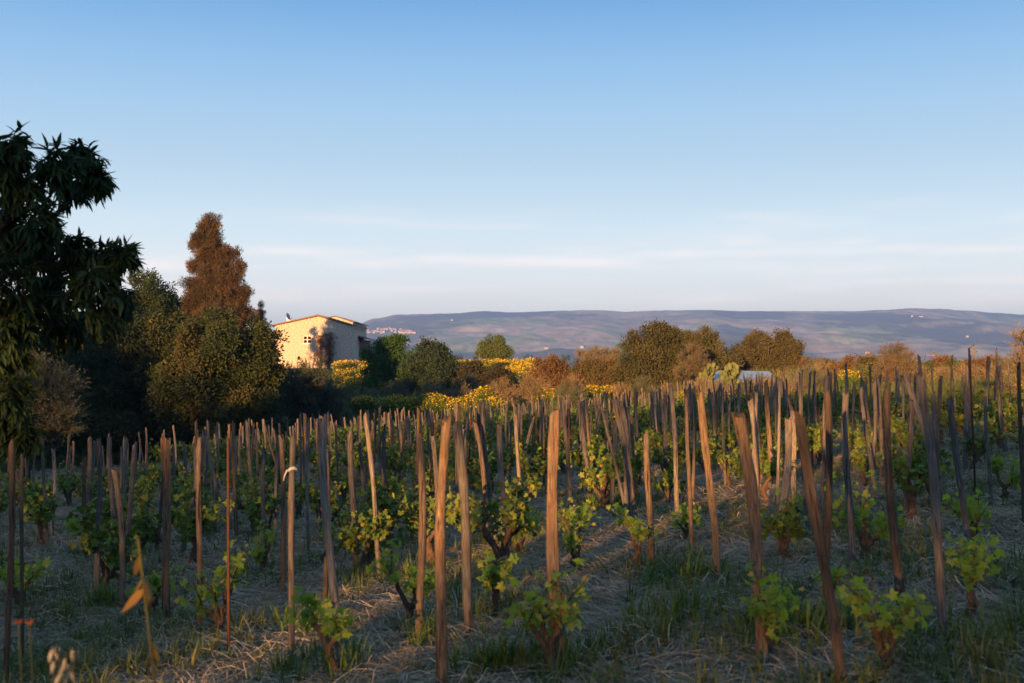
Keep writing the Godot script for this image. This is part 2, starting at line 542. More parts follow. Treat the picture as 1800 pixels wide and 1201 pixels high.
func build_vineyard() -> void:
	# the stakes that stand out in the photograph: top x, y, foot x, y, width in photograph pixels, mesh, wood, label
	var near := [
		[975, 722, 985, 1192, 30, 0, 1, "broad tan split stake rising out of a low forked vine"],
		[786, 737, 778, 1225, 28, 1, 1, "thick upright stake, brown below and grey at its flat top"],
		[737, 765, 736, 1135, 19, 3, 5, "straight brown stake with flat top beside low two-armed vine"],
		[802, 742, 826, 1125, 21, 5, 4, "dark grey stake leaning close beside the thick upright stake"],
		[568, 735, 598, 1190, 21, 7, 3, "pale peeled stake with knobbed top leaning above leafy vine"],
		[516, 770, 512, 1182, 17, 9, 0, "slim stake with white ribbon tied near its top"],
		[351, 772, 352, 1122, 15, 11, 5, "narrow brown stake behind the dark grass tuft, dark at its head"],
		[292, 768, 297, 1098, 19, 2, 1, "wide tan plank stake beside the tall dry weed"],
		[238, 780, 216, 1027, 14, 13, 4, "crooked blue-grey stake leaning over to the side"],
		[1230, 690, 1258, 1030, 17, 4, 1, "long tapering tan stake with broad head beside green grass"],
		[1297, 727, 1342, 1178, 29, 6, 1, "very broad tan stake leaning over a tall yellowing vine"],
		[1318, 702, 1330, 930, 14, 5, 3, "pale rough stake close behind the very broad tan stake"],
		[1404, 722, 1477, 1235, 25, 8, 2, "dark brown stake with flat head, leaning strongly"],
		[1558, 682, 1586, 1120, 23, 1, 2, "dark weathered round stake with wide flat head"],
		[1617, 665, 1656, 1138, 21, 3, 0, "twin-grained grey stake leaning beside a small dark vine"],
		[1668, 700, 1703, 1037, 17, 9, 4, "grey knotted stake with sloping head and bent foot"],
		[1486, 690, 1494, 1000, 16, 7, 0, "grey round stake beside the tallest leafy green vine"],
		[1512, 682, 1536, 880, 11, 11, 0, "thin grey stake leaning against open straw ground"],
		[1080, 700, 1122, 950, 17, 10, 0, "grey split stake with an orange streak in a leaning bunch"],
		[1056, 712, 1106, 935, 9, 13, 4, "thin dark stake leaning most in the bunch"],
		[1093, 703, 1102, 940, 15, 5, 4, "upright dark stake at the back of the leaning bunch"],
		[1178, 675, 1190, 915, 11, 3, 3, "pale stake with a snapped point at its top"],
		[848, 706, 873, 962, 13, 1, 4, "tall blue-grey stake leaning between slimmer ones"],
		[905, 728, 915, 910, 10, 9, 0, "slim grey-brown stake over pale straw ground"],
		[836, 745, 860, 965, 12, 3, 5, "brown stake close beside the tall blue-grey stake"],
		[1024, 705, 1036, 892, 12, 7, 4, "stout grey stake beside a bare straw path"],
		[990, 715, 1006, 965, 11, 13, 0, "grey stake half hidden by the broad tan one"],
		[616, 755, 626, 1012, 17, 11, 4, "thick dark grey stake behind the pale peeled stake"],
		[495, 767, 501, 1050, 12, 3, 5, "reddish brown stake close behind the ribboned stake"],
		[464, 790, 462, 1010, 12, 9, 4, "straight slate-grey stake behind a sprawling vine"],
		[1453, 690, 1447, 1090, 15, 5, 2, "dark round stake behind the strongly leaning brown one"],
		[1730, 700, 1737, 902, 11, 9, 0, "short grey stake before thick vine leaves"],
		[1755, 645, 1766, 800, 11, 1, 4, "tall smooth grey stake at the edge of the shrubs"],
		[1392, 722, 1396, 882, 11, 2, 3, "flat-topped pale stake with orange head over small vine"],
		[1543, 665, 1547, 850, 11, 13, 4, "tall thin grey stake behind the dark weathered one"],
		[1346, 670, 1352, 862, 10, 4, 1, "thin tan stake rising over a bright vine"],
		[676, 760, 673, 940, 11, 11, 4, "grey stake with bleached side in a dense row"],
		[574, 790, 573, 1065, 12, 3, 2, "dark stake hidden behind the pale peeled stake"],
		[655, 755, 632, 905, 8, 4, 1, "rust-brown stake leaning against its neighbours"],
		[353, 772, 392, 892, 9, 6, 1, "slender reddish stake tilted far over across the row"],
		[1206, 688, 1214, 972, 11, 11, 5, "brown stake behind a small yellow-tipped vine"],
		[1370, 668, 1362, 905, 9, 13, 3, "light thin stake behind a spreading vine"],
		[22, 775, 16, 1215, 13, 5, 2, "dark thin stake under the overhanging almond branches"],
		[41, 800, 43, 1175, 10, 9, 2, "second dark stake under the overhanging almond branches"],
		[1640, 690, 1650, 870, 10, 7, 0, "grey stake standing beyond the twin-grained one"],
		[1790, 640, 1797, 930, 12, 11, 2, "dark tall stake beside a dry feathery shrub"],
	]
	var taken := []
	for s in near:
		var base := vine_ground(s[0 + 2], s[3])
		var d := -base.z
		var top := at(s[0], s[1], d + rng.randf_range(-0.15, 0.15))
		var o := put_stake(base, top, 0.8 * s[4] / F * d, s[5], s[6], s[7], "")
		taken.append(base)
		if s[0] == 516:   # ribbon
			var b := Buf.new()
			var ring := []
			for j in 13:
				var a := TAU * j / 12.0
				ring.append(Vector3(cos(a) * 0.62, 0.862 + 0.006 * sin(a * 2.0), sin(a) * 0.62))
			for j in 12:
				b.quad(ring[j], ring[j + 1], ring[j + 1] + Vector3(0, 0.012, 0), ring[j] + Vector3(0, 0.012, 0))
			b.quad(Vector3(-0.6, 0.868, 0.5), Vector3(-0.35, 0.862, 0.6), Vector3(-0.8, 0.835, 0.62), Vector3(-1.0, 0.84, 0.5))
			b.quad(Vector3(-0.8, 0.835, 0.62), Vector3(-1.0, 0.84, 0.5), Vector3(-1.3, 0.82, 0.3), Vector3(-1.1, 0.815, 0.45))
			part("ribbon", b.mesh(mat(Color(0.45, 0.44, 0.43), 0.7)), o)
	var rods := [
		[402, 770, 405, 1165, "rusty iron rod standing in a two-stemmed vine"], [767, 737, 748, 930, "rusty iron rod leaning between grey stakes"],
		[829, 715, 820, 905, "straight rusty iron rod taller than its stakes"], [1000, 718, 1001, 885, "rusty iron rod beside the broad tan split stake"],
		[1703, 612, 1713, 885, "tall black iron rod rising above all stakes by the shrubs"], [1436, 690, 1452, 890, "thin bent iron rod behind the dark leaning stake"]]
	for s in rods:
		var base := vine_ground(s[2], s[3])
		put_stake(base, at(s[0], s[1], -base.z), 4.5 / F * -base.z * clampf(9.0 / -base.z, 0.7, 1.3), -1, 0, s[4], "")
	# the rest of the vineyard on a loose quincunx
	var spots := []
	var row := 0
	var d := 9.6
	while d < 50.0:
		var off := 0.55 if row % 2 == 0 else 0.0
		var x := -17.0 + off
		while x < 21.0:
			var p := Vector3(x + rng.randfn() * 0.13, 0, -(d + rng.randfn() * 0.16))
			x += 1.1
			var px := 900.0 + p.x / -p.z * F
			if px < -40 or px > 1840:
				continue
			var edge := lerpf(27.0, 50.0, smoothstep(100.0, 620.0, px))
			edge = minf(edge, lerpf(50.0, 27.0, smoothstep(1150.0, 1750.0, px)))
			if -p.z > edge + rng.randf_range(-1.5, 1.0) or rng.randf() < 0.1:
				continue
			var clash := false
			for t in taken:
				if Vector2(t.x - p.x, t.z - p.z).length() < 0.55:
					clash = true
			if clash:
				continue
			p.y = gy(p.x, p.z)
			spots.append(p)
		d += 1.12
		row += 1
	spots.sort_custom(func(a, b): return a.z > b.z)
	var woods := ["weathered grey", "tan", "dark brown", "pale bleached", "slate-grey", "reddish brown"]
	var stake_look := []
	var far_xf := []
	var budget := 300 - near.size()
	for i in spots.size():
		var p: Vector3 = spots[i]
		var h := rng.randf_range(1.15, 1.55) + (0.15 if p.x > 6.0 else 0.0)
		var w := rng.randf_range(0.036, 0.066)
		var wood: int = [0, 0, 0, 0, 4, 4, 4, 4, 3, 3, 5, 1, 2][rng.randi() % 13]
		var lean := Vector3(rng.randfn() * 0.05, 1, rng.randfn() * 0.05)
		if rng.randf() < 0.06:
			lean.x += rng.randf_range(-0.3, 0.3)
		var top := p + lean.normalized() * h
		var variant := rng.randi() % 14
		stake_look.append(wood)
		if i < budget:
			var tilt := absf(lean.x)
			var look := "%s%s %s %s vine stake among the vineyard rows" % ["tall " if h > 1.42 else ("short " if h < 1.25 else ""), "upright" if tilt < 0.03 else ("leaning" if tilt < 0.12 else "strongly tilted"), woods[wood], "split" if variant % 2 == 0 else "round"]
			put_stake(p, top, w, variant, wood, look, "stakes in the vineyard rows")
		else:
			var y := lean.normalized()
			var x := (Vector3(1, 0, 0) - y * y.x).normalized()
			far_xf.append(Transform3D(Basis(x * w, y * h, x.cross(y) * w), p))
	if far_xf.size() > 0:
		var grey: ArrayMesh = stake_meshes[5].duplicate()
		grey.surface_set_material(0, M.wood[0])
		var o := scatter("far_stakes", grey, far_xf, [], self)
		tag(o, "mass of small stakes in the last vineyard rows", "stakes", "", "stuff")
	print("stakes ", spots.size() + near.size(), " far ", far_xf.size())
	# vines that stand out: foot x, y, size, leaves, label
	var special := [
		[600, 1196, 1.35, 46, "low vine with a dense ball of broad green leaves"], [985, 1200, 1.35, 60, "stout forked vine with orange-brown arms round the broad tan stake"],
		[1318, 1172, 1.6, 64, "tall twisted vine with yellowing leaves beside very broad tan stake"], [1555, 1190, 1.3, 48, "dark low vine with several short arms"],
		[706, 1108, 1.35, 60, "two-armed vine beside the straight brown stake"], [878, 1092, 1.15, 54, "rounded vine beside a tuft of pale seed heads"],
		[392, 1122, 1.3, 56, "two-stemmed vine growing round a rusty rod"], [288, 1085, 1.2, 44, "yellow-tipped vine around the wide tan plank stake"],
		[905, 985, 1.3, 64, "sprawling bright vine on open straw ground"], [1012, 1012, 1.5, 80, "wide vine with a golden shoot behind the broad tan stake"],
		[1125, 1010, 1.2, 40, "thick-trunked vine with pale split wood at its foot"], [1212, 955, 1.0, 34, "small vine with yellow shoot tips beside brown stake"],
		[1406, 940, 1.1, 26, "bare-armed vine with one small leafy head"], [1510, 995, 1.5, 90, "tallest leafy green vine beside grey round stake"],
		[1692, 1105, 1.3, 56, "small dark vine leaning from the twin-grained stake"], [1690, 985, 1.3, 66, "leafy vine behind the grey knotted stake"],
		[1448, 1062, 0.9, 20, "small sparse vine with a single slanting arm"], [1765, 885, 1.3, 70, "thick spreading vine before the short grey stake"],
		[55, 1075, 1.5, 60, "dark bushy vine under the almond branches"], [155, 975, 1.2, 56, "golden-tipped vine near the almond tree"],
		[600, 985, 1.2, 60, "reddish-stemmed vine with yellow leaves behind pale stake"], [462, 1010, 1.2, 50, "vine with a long slanting trunk by slate-grey stake"]]
	for s in special:
		var base := vine_ground(s[0], s[1])
		taken.append(base)
		var o := thing("grape_vine", base, s[4], "vine")
		var fr := vine_frame(s[2] * 0.6)
		part("trunk", fr.mesh, o)
		for l in vine_leaves(fr.tips, int(s[3] * 2.4), 0.075 * s[2], 0.062):
			var lf := part("leaf", leaf_mesh, o, l[0])
			lf.material_override = M.vine_leaf[l[1]]
	# the other vines share ten shapes
	var shapes := []
	for q in 10:
		var fr := vine_frame(rng.randf_range(0.78, 1.12))
		var nl := rng.randi_range(150, 270)
		shapes.append([fr.mesh, foliage_mesh(vine_leaves(fr.tips, nl, 0.13, 0.07)), "full" if nl > 205 else "sparse", ["two", "three", "four"][fr.tips.size() / 3 - 2]])
	var count := special.size()
	var far_v := []
	for si in spots.size():
		var p: Vector3 = spots[si]
		var q := Vector3(p.x + rng.randfn() * 0.12, 0, p.z + rng.randf_range(-0.1, 0.25))
		q.y = gy(q.x, q.z)
		var clash := false
		for i in range(near.size(), taken.size()):
			if Vector2(taken[i].x - q.x, taken[i].z - q.z).length() < 0.5:
				clash = true
		if clash or rng.randf() < 0.06:
			continue
		var k := rng.randi() % 10
		var xf := Transform3D(Basis(Vector3.UP, rng.randf() * TAU).scaled(Vector3.ONE * rng.randf_range(0.85, 1.2)), q)
		if count < 300:
			var o := thing("grape_vine", q, "%s %s-armed green bush vine at the foot of a %s stake" % [shapes[k][2], shapes[k][3], woods[stake_look[si]]], "vine", "bush vines in the vineyard rows")
			o.transform = xf
			part("trunk", shapes[k][0], o)
			part("foliage", shapes[k][1], o, Transform3D(), true)
			count += 1
		else:
			far_v.append(xf)
	if far_v.size() > 0:
		var b := Buf.new()
		for l in vine_leaves(vine_frame(1.2).tips, 150, 0.18, 0.1):
			append_mesh(b, leaf_mesh, l[0], Color(0.09, 0.14, 0.028) * rng.randf_range(0.7, 1.25))
		var o := scatter("far_vines", b.mesh(M.leaf), far_v, [], self)
		tag(o, "green mass of small vines in the last vineyard rows", "vines", "", "stuff")
	print("vines ", count, " far ", far_v.size())

# ------------------------------------------------------------------ trees and shrubs
# lobes: [px, py, rx, ry] in photograph pixels at depth d, optional depth offset in metres
func tree(called: String, label: String, category: String, group: String, d: float, lobes: Array, kind: String, density: float, size: float, cols: Array, trunk := 0.16, up := 0.3) -> Node3D:
	var cx := 0.0
	for l in lobes:
		cx += l[0] / lobes.size()
	var bx := (cx - 900.0) / F * d
	var base := ground(bx, -d)
	return tree_at(called, label, category, group, base, lobes.map(func(l):
		var c := at(l[0], l[1], d + (l[4] if l.size() > 4 else 0.0)) - base
		return [c, Vector3(l[2], l[3], (l[2] + l[3]) * 0.5) / F * d]), kind, density, size, cols, trunk, up)

func tree_at(called: String, label: String, category: String, group: String, base: Vector3, lobes: Array, kind: String, density: float, size: float, cols: Array, trunk := 0.16, up := 0.3) -> Node3D:
	var o := thing(called, base, label, category, group)
	if trunk > 0.0:
		var b := Buf.new()
		var low := 99.0
		var mid := Vector3.ZERO
		for l in lobes:
			low = minf(low, l[0].y - l[1].y)
			mid += l[0] / lobes.size()
		var fork := Vector3(mid.x * 0.4, maxf(low * 0.8, mid.y * 0.35), mid.z * 0.4)
		b.tube([Vector3(0, -0.3, 0), fork * 0.5 + rdir() * trunk * 0.4, fork], [trunk * 1.3, trunk, trunk * 0.85], 8)
		for l in lobes:
			var c: Vector3 = l[0]
			b.tube([fork - (c - fork).normalized() * 0.02, fork.lerp(c, 0.5) + rdir() * 0.15 * fork.distance_to(c), c, c + Vector3(0, l[1].y * 0.5, 0) + rdir() * l[1].x * 0.3], [trunk * 0.6, trunk * 0.42, trunk * 0.25, trunk * 0.08], 6)
			for k in 3:
				var e: Vector3 = c + rdir() * l[1] * 0.8
				b.tube([c, c.lerp(e, 0.5) + rdir() * 0.1, e], [trunk * 0.22, trunk * 0.14, trunk * 0.05], 5)
		part("trunk", b.mesh(M.bark), o)
	var xfs := []
	var ccs := []
	for l in lobes:
		var r: Vector3 = l[1]
		var area := 4.0 * PI * pow((pow(r.x * r.y, 1.6) + pow(r.x * r.z, 1.6) + pow(r.y * r.z, 1.6)) / 3.0, 1.0 / 1.6)
		var n := int(clampf(area * density / (size * size * 0.28), 12, 4200))
		var rm := (r.x + r.y + r.z) / 3.0
		var rc := clampf(rm * 0.36, size * 0.3, 1.2)
		var nb := int(clampf(area / (rc * rc * 3.6), 5, 80))
		var centres := []
		for i in nb:
			var dir := rdir()
			centres.append([l[0] + dir * r * rng.randf_range(0.6, 1.08), dir, rng.randf_range(0.6, 1.15) * rc, rng.randf_range(0.85, 1.15), cols[rng.randi() % cols.size()]])
		for i in n:
			var p: Vector3
			var dir: Vector3
			var col: Color = cols[rng.randi() % cols.size()]
			if rng.randf() < 0.84:
				var q: Array = centres[rng.randi() % nb]
				var o2 := rdir()
				p = q[0] + o2 * Vector3(1, 0.8, 1) * q[2] * pow(rng.randf(), 0.33)
				dir = o2 + q[1] * 0.6
				col = col.lerp(q[4], 0.7) * q[3]
			else:
				dir = rdir()
				p = l[0] + dir * r * rng.randf_range(0.15, 0.8)
			if p.y < 0.05:
				p.y = rng.randf_range(0.05, 0.4)
			xfs.append(Transform3D(basis_y(dir + Vector3(0, up, 0) + rdir() * 0.35, size * rng.randf_range(0.7, 1.3)), p))
			ccs.append(col * rng.randf_range(0.85, 1.15))
	var ms: Array = clump[kind]
	var parts := []
	parts.resize(ms.size())
	for k in ms.size():
		parts[k] = [[], []]
	for i in xfs.size():
		var k := i % ms.size()
		parts[k][0].append(xfs[i])
		parts[k][1].append(ccs[i])
	for k in ms.size():
		scatter("crown" if trunk > 0.0 else "foliage", ms[k], parts[k][0], parts[k][1], o)
	return o

func build_trees() -> void:
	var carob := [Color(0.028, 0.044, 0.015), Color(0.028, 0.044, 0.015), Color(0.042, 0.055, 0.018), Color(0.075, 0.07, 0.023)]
	var green := [Color(0.035, 0.085, 0.018), Color(0.05, 0.11, 0.022)]
	var grey := [Color(0.10, 0.115, 0.075), Color(0.13, 0.14, 0.095)]
	var brown := [Color(0.13, 0.08, 0.032), Color(0.16, 0.095, 0.04)]
	var dry := [Color(0.26, 0.19, 0.11), Color(0.2, 0.16, 0.09), Color(0.15, 0.14, 0.08)]
	# grove on the left
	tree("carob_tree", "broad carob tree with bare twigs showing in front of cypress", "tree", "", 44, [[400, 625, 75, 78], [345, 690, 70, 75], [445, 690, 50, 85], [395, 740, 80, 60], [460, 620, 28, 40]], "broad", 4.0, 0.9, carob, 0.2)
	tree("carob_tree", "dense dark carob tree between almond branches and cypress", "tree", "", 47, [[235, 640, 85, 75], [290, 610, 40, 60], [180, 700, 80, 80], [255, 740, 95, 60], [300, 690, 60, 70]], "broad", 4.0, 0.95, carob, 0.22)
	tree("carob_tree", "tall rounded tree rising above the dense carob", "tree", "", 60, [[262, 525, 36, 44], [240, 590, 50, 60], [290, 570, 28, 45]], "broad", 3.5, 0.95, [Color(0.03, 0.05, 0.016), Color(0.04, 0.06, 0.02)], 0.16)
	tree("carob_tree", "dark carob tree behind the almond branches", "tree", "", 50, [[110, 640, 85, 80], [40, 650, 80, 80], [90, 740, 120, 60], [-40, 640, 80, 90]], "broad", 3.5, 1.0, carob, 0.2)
	tree("olive_tree", "silvery young olive tree under the almond branches", "tree", "", 31, [[70, 690, 45, 50], [20, 700, 50, 55], [85, 735, 55, 50], [25, 750, 60, 40]], "fine", 2.2, 0.9, [Color(0.07, 0.085, 0.055), Color(0.09, 0.1, 0.068)], 0.09, 1.0)
	# cypress
	tree("cypress_tree", "tall broad cypress with ragged lobes rising behind the carob", "tree", "", 100, [[368, 391, 12, 15], [366, 408, 17, 20], [362, 425, 21, 28], [370, 440, 24, 26], [372, 455, 28, 30], [362, 485, 32, 34], [398, 452, 20, 20], [412, 478, 18, 16], [350, 520, 26, 40], [395, 510, 35, 36], [425, 518, 16, 16], [385, 555, 52, 45], [350, 560, 26, 40], [415, 560, 28, 35], [385, 610, 50, 45]], "cypress", 3.6, 1.05, [Color(0.095, 0.064, 0.024), Color(0.12, 0.072, 0.026), Color(0.06, 0.05, 0.02)], 0.3, 0.8)
	tree("cypress_tree", "slim pointed cypress spire beside the farmhouse", "tree", "spires", 112, [[459, 545, 4, 15], [459, 575, 7, 25], [459, 610, 8, 30]], "cypress", 1.6, 0.7, [Color(0.07, 0.065, 0.03)], 0.1, 1.2)
	tree("cypress_tree", "shorter second cypress spire beside the farmhouse", "tree", "spires", 114, [[451, 560, 4, 13], [451, 590, 6, 25]], "cypress", 1.6, 0.7, [Color(0.07, 0.065, 0.03)], 0.1, 1.2)
	# middle ground
	tree("olive_tree", "grey-green rounded olive tree in front of the farmhouse", "tree", "", 56, [[530, 685, 45, 42], [570, 705, 32, 30], [505, 710, 35, 40], [545, 725, 55, 28]], "fine", 2.5, 1.0, [Color(0.06, 0.075, 0.05), Color(0.08, 0.095, 0.065)], 0.12, 1.0)
	tree("leafy_tree", "fresh green rounded tree beside the farmhouse annex", "tree", "", 86, [[692, 620, 36, 36], [675, 650, 36, 34], [705, 660, 38, 34], [690, 682, 45, 18]], "broad", 4.0, 1.1, green, 0.15)
	tree("leafy_tree", "dark blue-green tree next to the fresh green one", "tree", "", 83, [[755, 630, 28, 32], [775, 650, 28, 34], [738, 655, 28, 34], [762, 676, 42, 20]], "broad", 4.0, 1.1, [Color(0.028, 0.05, 0.025), Color(0.038, 0.065, 0.032)], 0.15)
	tree("leafy_tree", "small bright green tree standing alone before the far plain", "tree", "", 140, [[868, 610, 23, 19], [852, 618, 14, 14], [886, 618, 14, 15], [872, 628, 22, 12]], "broad", 3.0, 1.2, [Color(0.08, 0.12, 0.025), Color(0.1, 0.13, 0.03)], 0.18)
	tree("leafy_tree", "light green treetop peeking out behind the big carob", "tree", "", 110, [[1088, 618, 14, 12], [1075, 625, 10, 8], [1090, 640, 14, 14]], "broad", 1.0, 1.0, [Color(0.08, 0.12, 0.025)], 0.12)
	tree("carob_tree", "big rounded carob tree above the brown hedges", "tree", "", 76, [[1150, 620, 46, 44], [1130, 650, 40, 38], [1178, 645, 36, 42], [1165, 595, 28, 24], [1150, 675, 55, 20]], "broad", 4.0, 1.1, [Color(0.065, 0.065, 0.024), Color(0.085, 0.08, 0.03), Color(0.05, 0.055, 0.02)], 0.22)
	tree("carob_tree", "spreading carob tree between the big carob and domed carob", "tree", "", 90, [[1200, 605, 30, 28], [1238, 600, 20, 20], [1240, 630, 30, 28], [1275, 635, 22, 18], [1225, 655, 40, 22]], "broad", 3.5, 1.1, [Color(0.075, 0.075, 0.025), Color(0.09, 0.085, 0.03)], 0.2)
	tree("carob_tree", "domed carob tree standing over the blue sheet roof", "tree", "", 96, [[1345, 608, 38, 26], [1320, 620, 34, 26], [1380, 622, 30, 30], [1350, 640, 58, 18]], "broad", 4.0, 1.15, [Color(0.085, 0.075, 0.026), Color(0.1, 0.085, 0.032), Color(0.07, 0.065, 0.024)], 0.22)
	# hedges and scrub
	var hedge := func(label: String, d: float, lobes: Array, cols: Array) -> void:
		tree("hedge_shrub", label, "shrub", "", d, lobes, "broad", 4.0, 0.95, cols, 0.0)
	hedge.call("dark brown shrub beside the daisy bank", 80, [[835, 668, 36, 26], [875, 672, 28, 24], [855, 688, 50, 14]], [Color(0.045, 0.042, 0.02), Color(0.06, 0.05, 0.022)])
	hedge.call("russet clipped hedge right beside the daisy bank", 78, [[965, 662, 34, 30], [950, 680, 30, 22], [985, 680, 34, 24]], brown)
	hedge.call("olive-brown hedge joining the big carob", 79, [[1030, 662, 30, 28], [1070, 662, 34, 28], [1050, 682, 60, 18], [1100, 670, 26, 28]], [Color(0.1, 0.085, 0.03), Color(0.12, 0.09, 0.032)])
	var shrub := func(label: String, d: float, lobes: Array, cols: Array, called := "dry_shrub") -> void:
		tree(called, label, "shrub", "shrubs round the vineyard", d, lobes, "fine", 2.0, 0.85, cols, 0.0, 1.2)
	shrub.call("pale feathery dry shrub above the olive-brown hedge", 84, [[1045, 628, 20, 14], [1025, 632, 12, 10], [1072, 630, 18, 14]], dry)
	shrub.call("grey-brown soft shrub leaning on the big carob", 72, [[1215, 632, 22, 20], [1232, 645, 20, 18], [1215, 655, 26, 14]], [Color(0.12, 0.11, 0.065), Color(0.16, 0.13, 0.08)], "grey_shrub")
	for s in [[700, 692, 14, 12, 62, 0], [757, 690, 14, 12, 64, 0], [832, 684, 14, 17, 66, 0], [808, 695, 14, 14, 62, 1], [885, 694, 18, 17, 62, 1], [938, 692, 18, 20, 62, 1], [1000, 698, 20, 20, 60, 0], [1010, 690, 14, 14, 62, 1], [1100, 696, 18, 16, 62, 1], [1128, 690, 14, 16, 64, 0], [1160, 700, 14, 16, 62, 0], [1185, 695, 16, 16, 62, 1], [1240, 690, 20, 18, 64, 1], [1290, 692, 22, 14, 60, 0], [1265, 694, 20, 16, 58, 1], [1335, 688, 22, 12, 64, 1], [1392, 672, 24, 18, 66, 1], [1420, 672, 24, 20, 62, 0], [1440, 662, 26, 20, 70, 1], [1395, 690, 26, 16, 58, 1], [1600, 672, 30, 22, 62, 1], [1660, 672, 34, 18, 64, 1], [1720, 668, 34, 20, 60, 1], [1770, 668, 30, 22, 58, 1], [640, 700, 16, 12, 60, 0]]:
		var lab := "grey-green soft shrub on the meadow beyond the stakes" if s[5] == 0 else "tan dry feathery shrub on the meadow beyond the stakes"
		shrub.call(lab, s[4], [[s[0], s[1], s[2], s[3]], [s[0] + s[2] * 0.6, s[1] + s[3] * 0.5, s[2] * 0.7, s[3] * 0.7]], grey if s[5] == 0 else dry, "grey_shrub" if s[5] == 0 else "dry_shrub")
	shrub.call("tall feathery dry shrub standing above the scrub", 58, [[1562, 632, 18, 26], [1588, 636, 18, 24], [1575, 662, 26, 18]], [Color(0.17, 0.13, 0.08), Color(0.13, 0.115, 0.07)])
	shrub.call("tall dry shrub with pale plumes at the vineyard corner", 34, [[1800, 635, 18, 40], [1792, 680, 20, 40], [1825, 660, 30, 60]], dry)
	var scrub := func(label: String, d: float, lobes: Array, cols: Array) -> void:
		tree("scrub_bush", label, "bush", "brown scrub", d, lobes, "broad", 3.0, 1.0, cols, 0.0)
	for k in 16:
		var px := 1425.0 + 26.0 * k
		var c: Array = brown if k % 3 != 1 else [Color(0.085, 0.09, 0.03), Color(0.06, 0.08, 0.025)]
		scrub.call("russet scrub bush in the band below the far plain" if k % 3 != 1 else "olive-green scrub bush in the band below the far plain", 95 - (k % 4) * 7, [[px, 645 + (k % 3) * 4, 26, 10 + (k * 7) % 8], [px + 16, 658, 24, 12], [px - 8, 668, 22, 12]], c)
	scrub.call("umbrella-shaped olive bush left of the tall feathery shrub", 70, [[1530, 640, 20, 9], [1520, 650, 16, 10]], [Color(0.09, 0.08, 0.03)])
	scrub.call("yellow-green bush among the russet scrub", 66, [[1512, 665, 16, 16], [1500, 676, 20, 12]], [Color(0.1, 0.115, 0.03)])
	# row of small trees before the plain
	for k in 9:
		tree("far_tree", "small dark tree in the row before the far plain", "tree", "row of far trees", 190 + (k % 3) * 20, [[805 + k * 22 + (k % 3) * 6, 634 + (k % 2) * 2, 8, 7 + (k % 3) * 2]], "broad", 0.8, 1.2, [Color(0.04, 0.06, 0.025)], 0.1)
	# grove beside and behind the camera: it keeps the low sun off the foreground
	# [x, depth, radius, height of the top above eye datum, clear stem below]
	var grove := [[-30.0, 26.0, 5.0, 7.5, 0.0], [-38.0, 34.0, 5.0, 8.5, 0.0], [-31.0, 14.0, 4.5, 7.5, 0.0], [-38.0, 18.0, 5.0, 8.0, 0.0], [-21.5, 15.0, 3.4, 3.4, 0.0], [-27.6, 15.0, 3.2, 7.2, 0.0], [-26.0, 21.0, 3.4, 6.0, 0.0], [-44.0, 24.0, 5.0, 8.5, 0.0],
		[-20.0, -24.0, 3.6, 6.6, 0.0], [-16.6, -26.0, 2.6, 6.6, 0.0], [-24.5, -24.0, 3.6, 6.6, 0.0], [-30.0, -22.0, 3.8, 6.8, 0.0], [-35.0, -18.0, 3.6, 6.8, 0.0], [-12.0, -25.0, 4.4, 7.4, 5.5], [-6.2, -25.0, 3.4, 6.4, 0.0], [-1.0, -25.0, 3.6, 6.4, 0.0], [4.5, -25.0, 3.6, 6.0, 0.0], [10.0, -25.0, 3.6, 5.8, 0.0]]
	for g in grove:
		var base := ground(g[0], -g[1])
		var r: float = g[2]
		var h: float = g[3] - base.y
		var lobes := [[Vector3(0, h * 0.62, 0), Vector3(r * 0.8, h * 0.38, r * 0.7)], [Vector3(r * 0.5, h * 0.4, 0.5), Vector3(r * 0.55, h * 0.38, r * 0.5)], [Vector3(-r * 0.5, h * 0.42, -0.5), Vector3(r * 0.55, h * 0.36, r * 0.5)]]
		if g[4] > 0.0:
			var y0: float = g[4] - base.y
			lobes = [[Vector3(0, (h + y0) * 0.5, 0), Vector3(r * 0.7, (h - y0) * 0.5, r * 0.5)], [Vector3(r * 0.5, (h + y0) * 0.5 - 0.1, 0), Vector3(r * 0.5, (h - y0) * 0.5, r * 0.4)], [Vector3(-r * 0.5, (h + y0) * 0.5 + 0.1, 0), Vector3(r * 0.5, (h - y0) * 0.48, r * 0.4)]]
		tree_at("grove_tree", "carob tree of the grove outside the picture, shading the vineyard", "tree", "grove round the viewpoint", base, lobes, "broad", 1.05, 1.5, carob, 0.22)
	var hb := ground(-12.5, 25.0)
	tree_at("grove_hedge", "low hedge of the grove outside the picture", "hedge", "grove round the viewpoint", hb, [[Vector3(-1.8, 1.85, 0), Vector3(1.8, 1.95, 0.8)], [Vector3(1.6, 1.8, 0), Vector3(2.0, 1.95, 0.8)]], "broad", 1.6, 1.3, carob, 0.0)

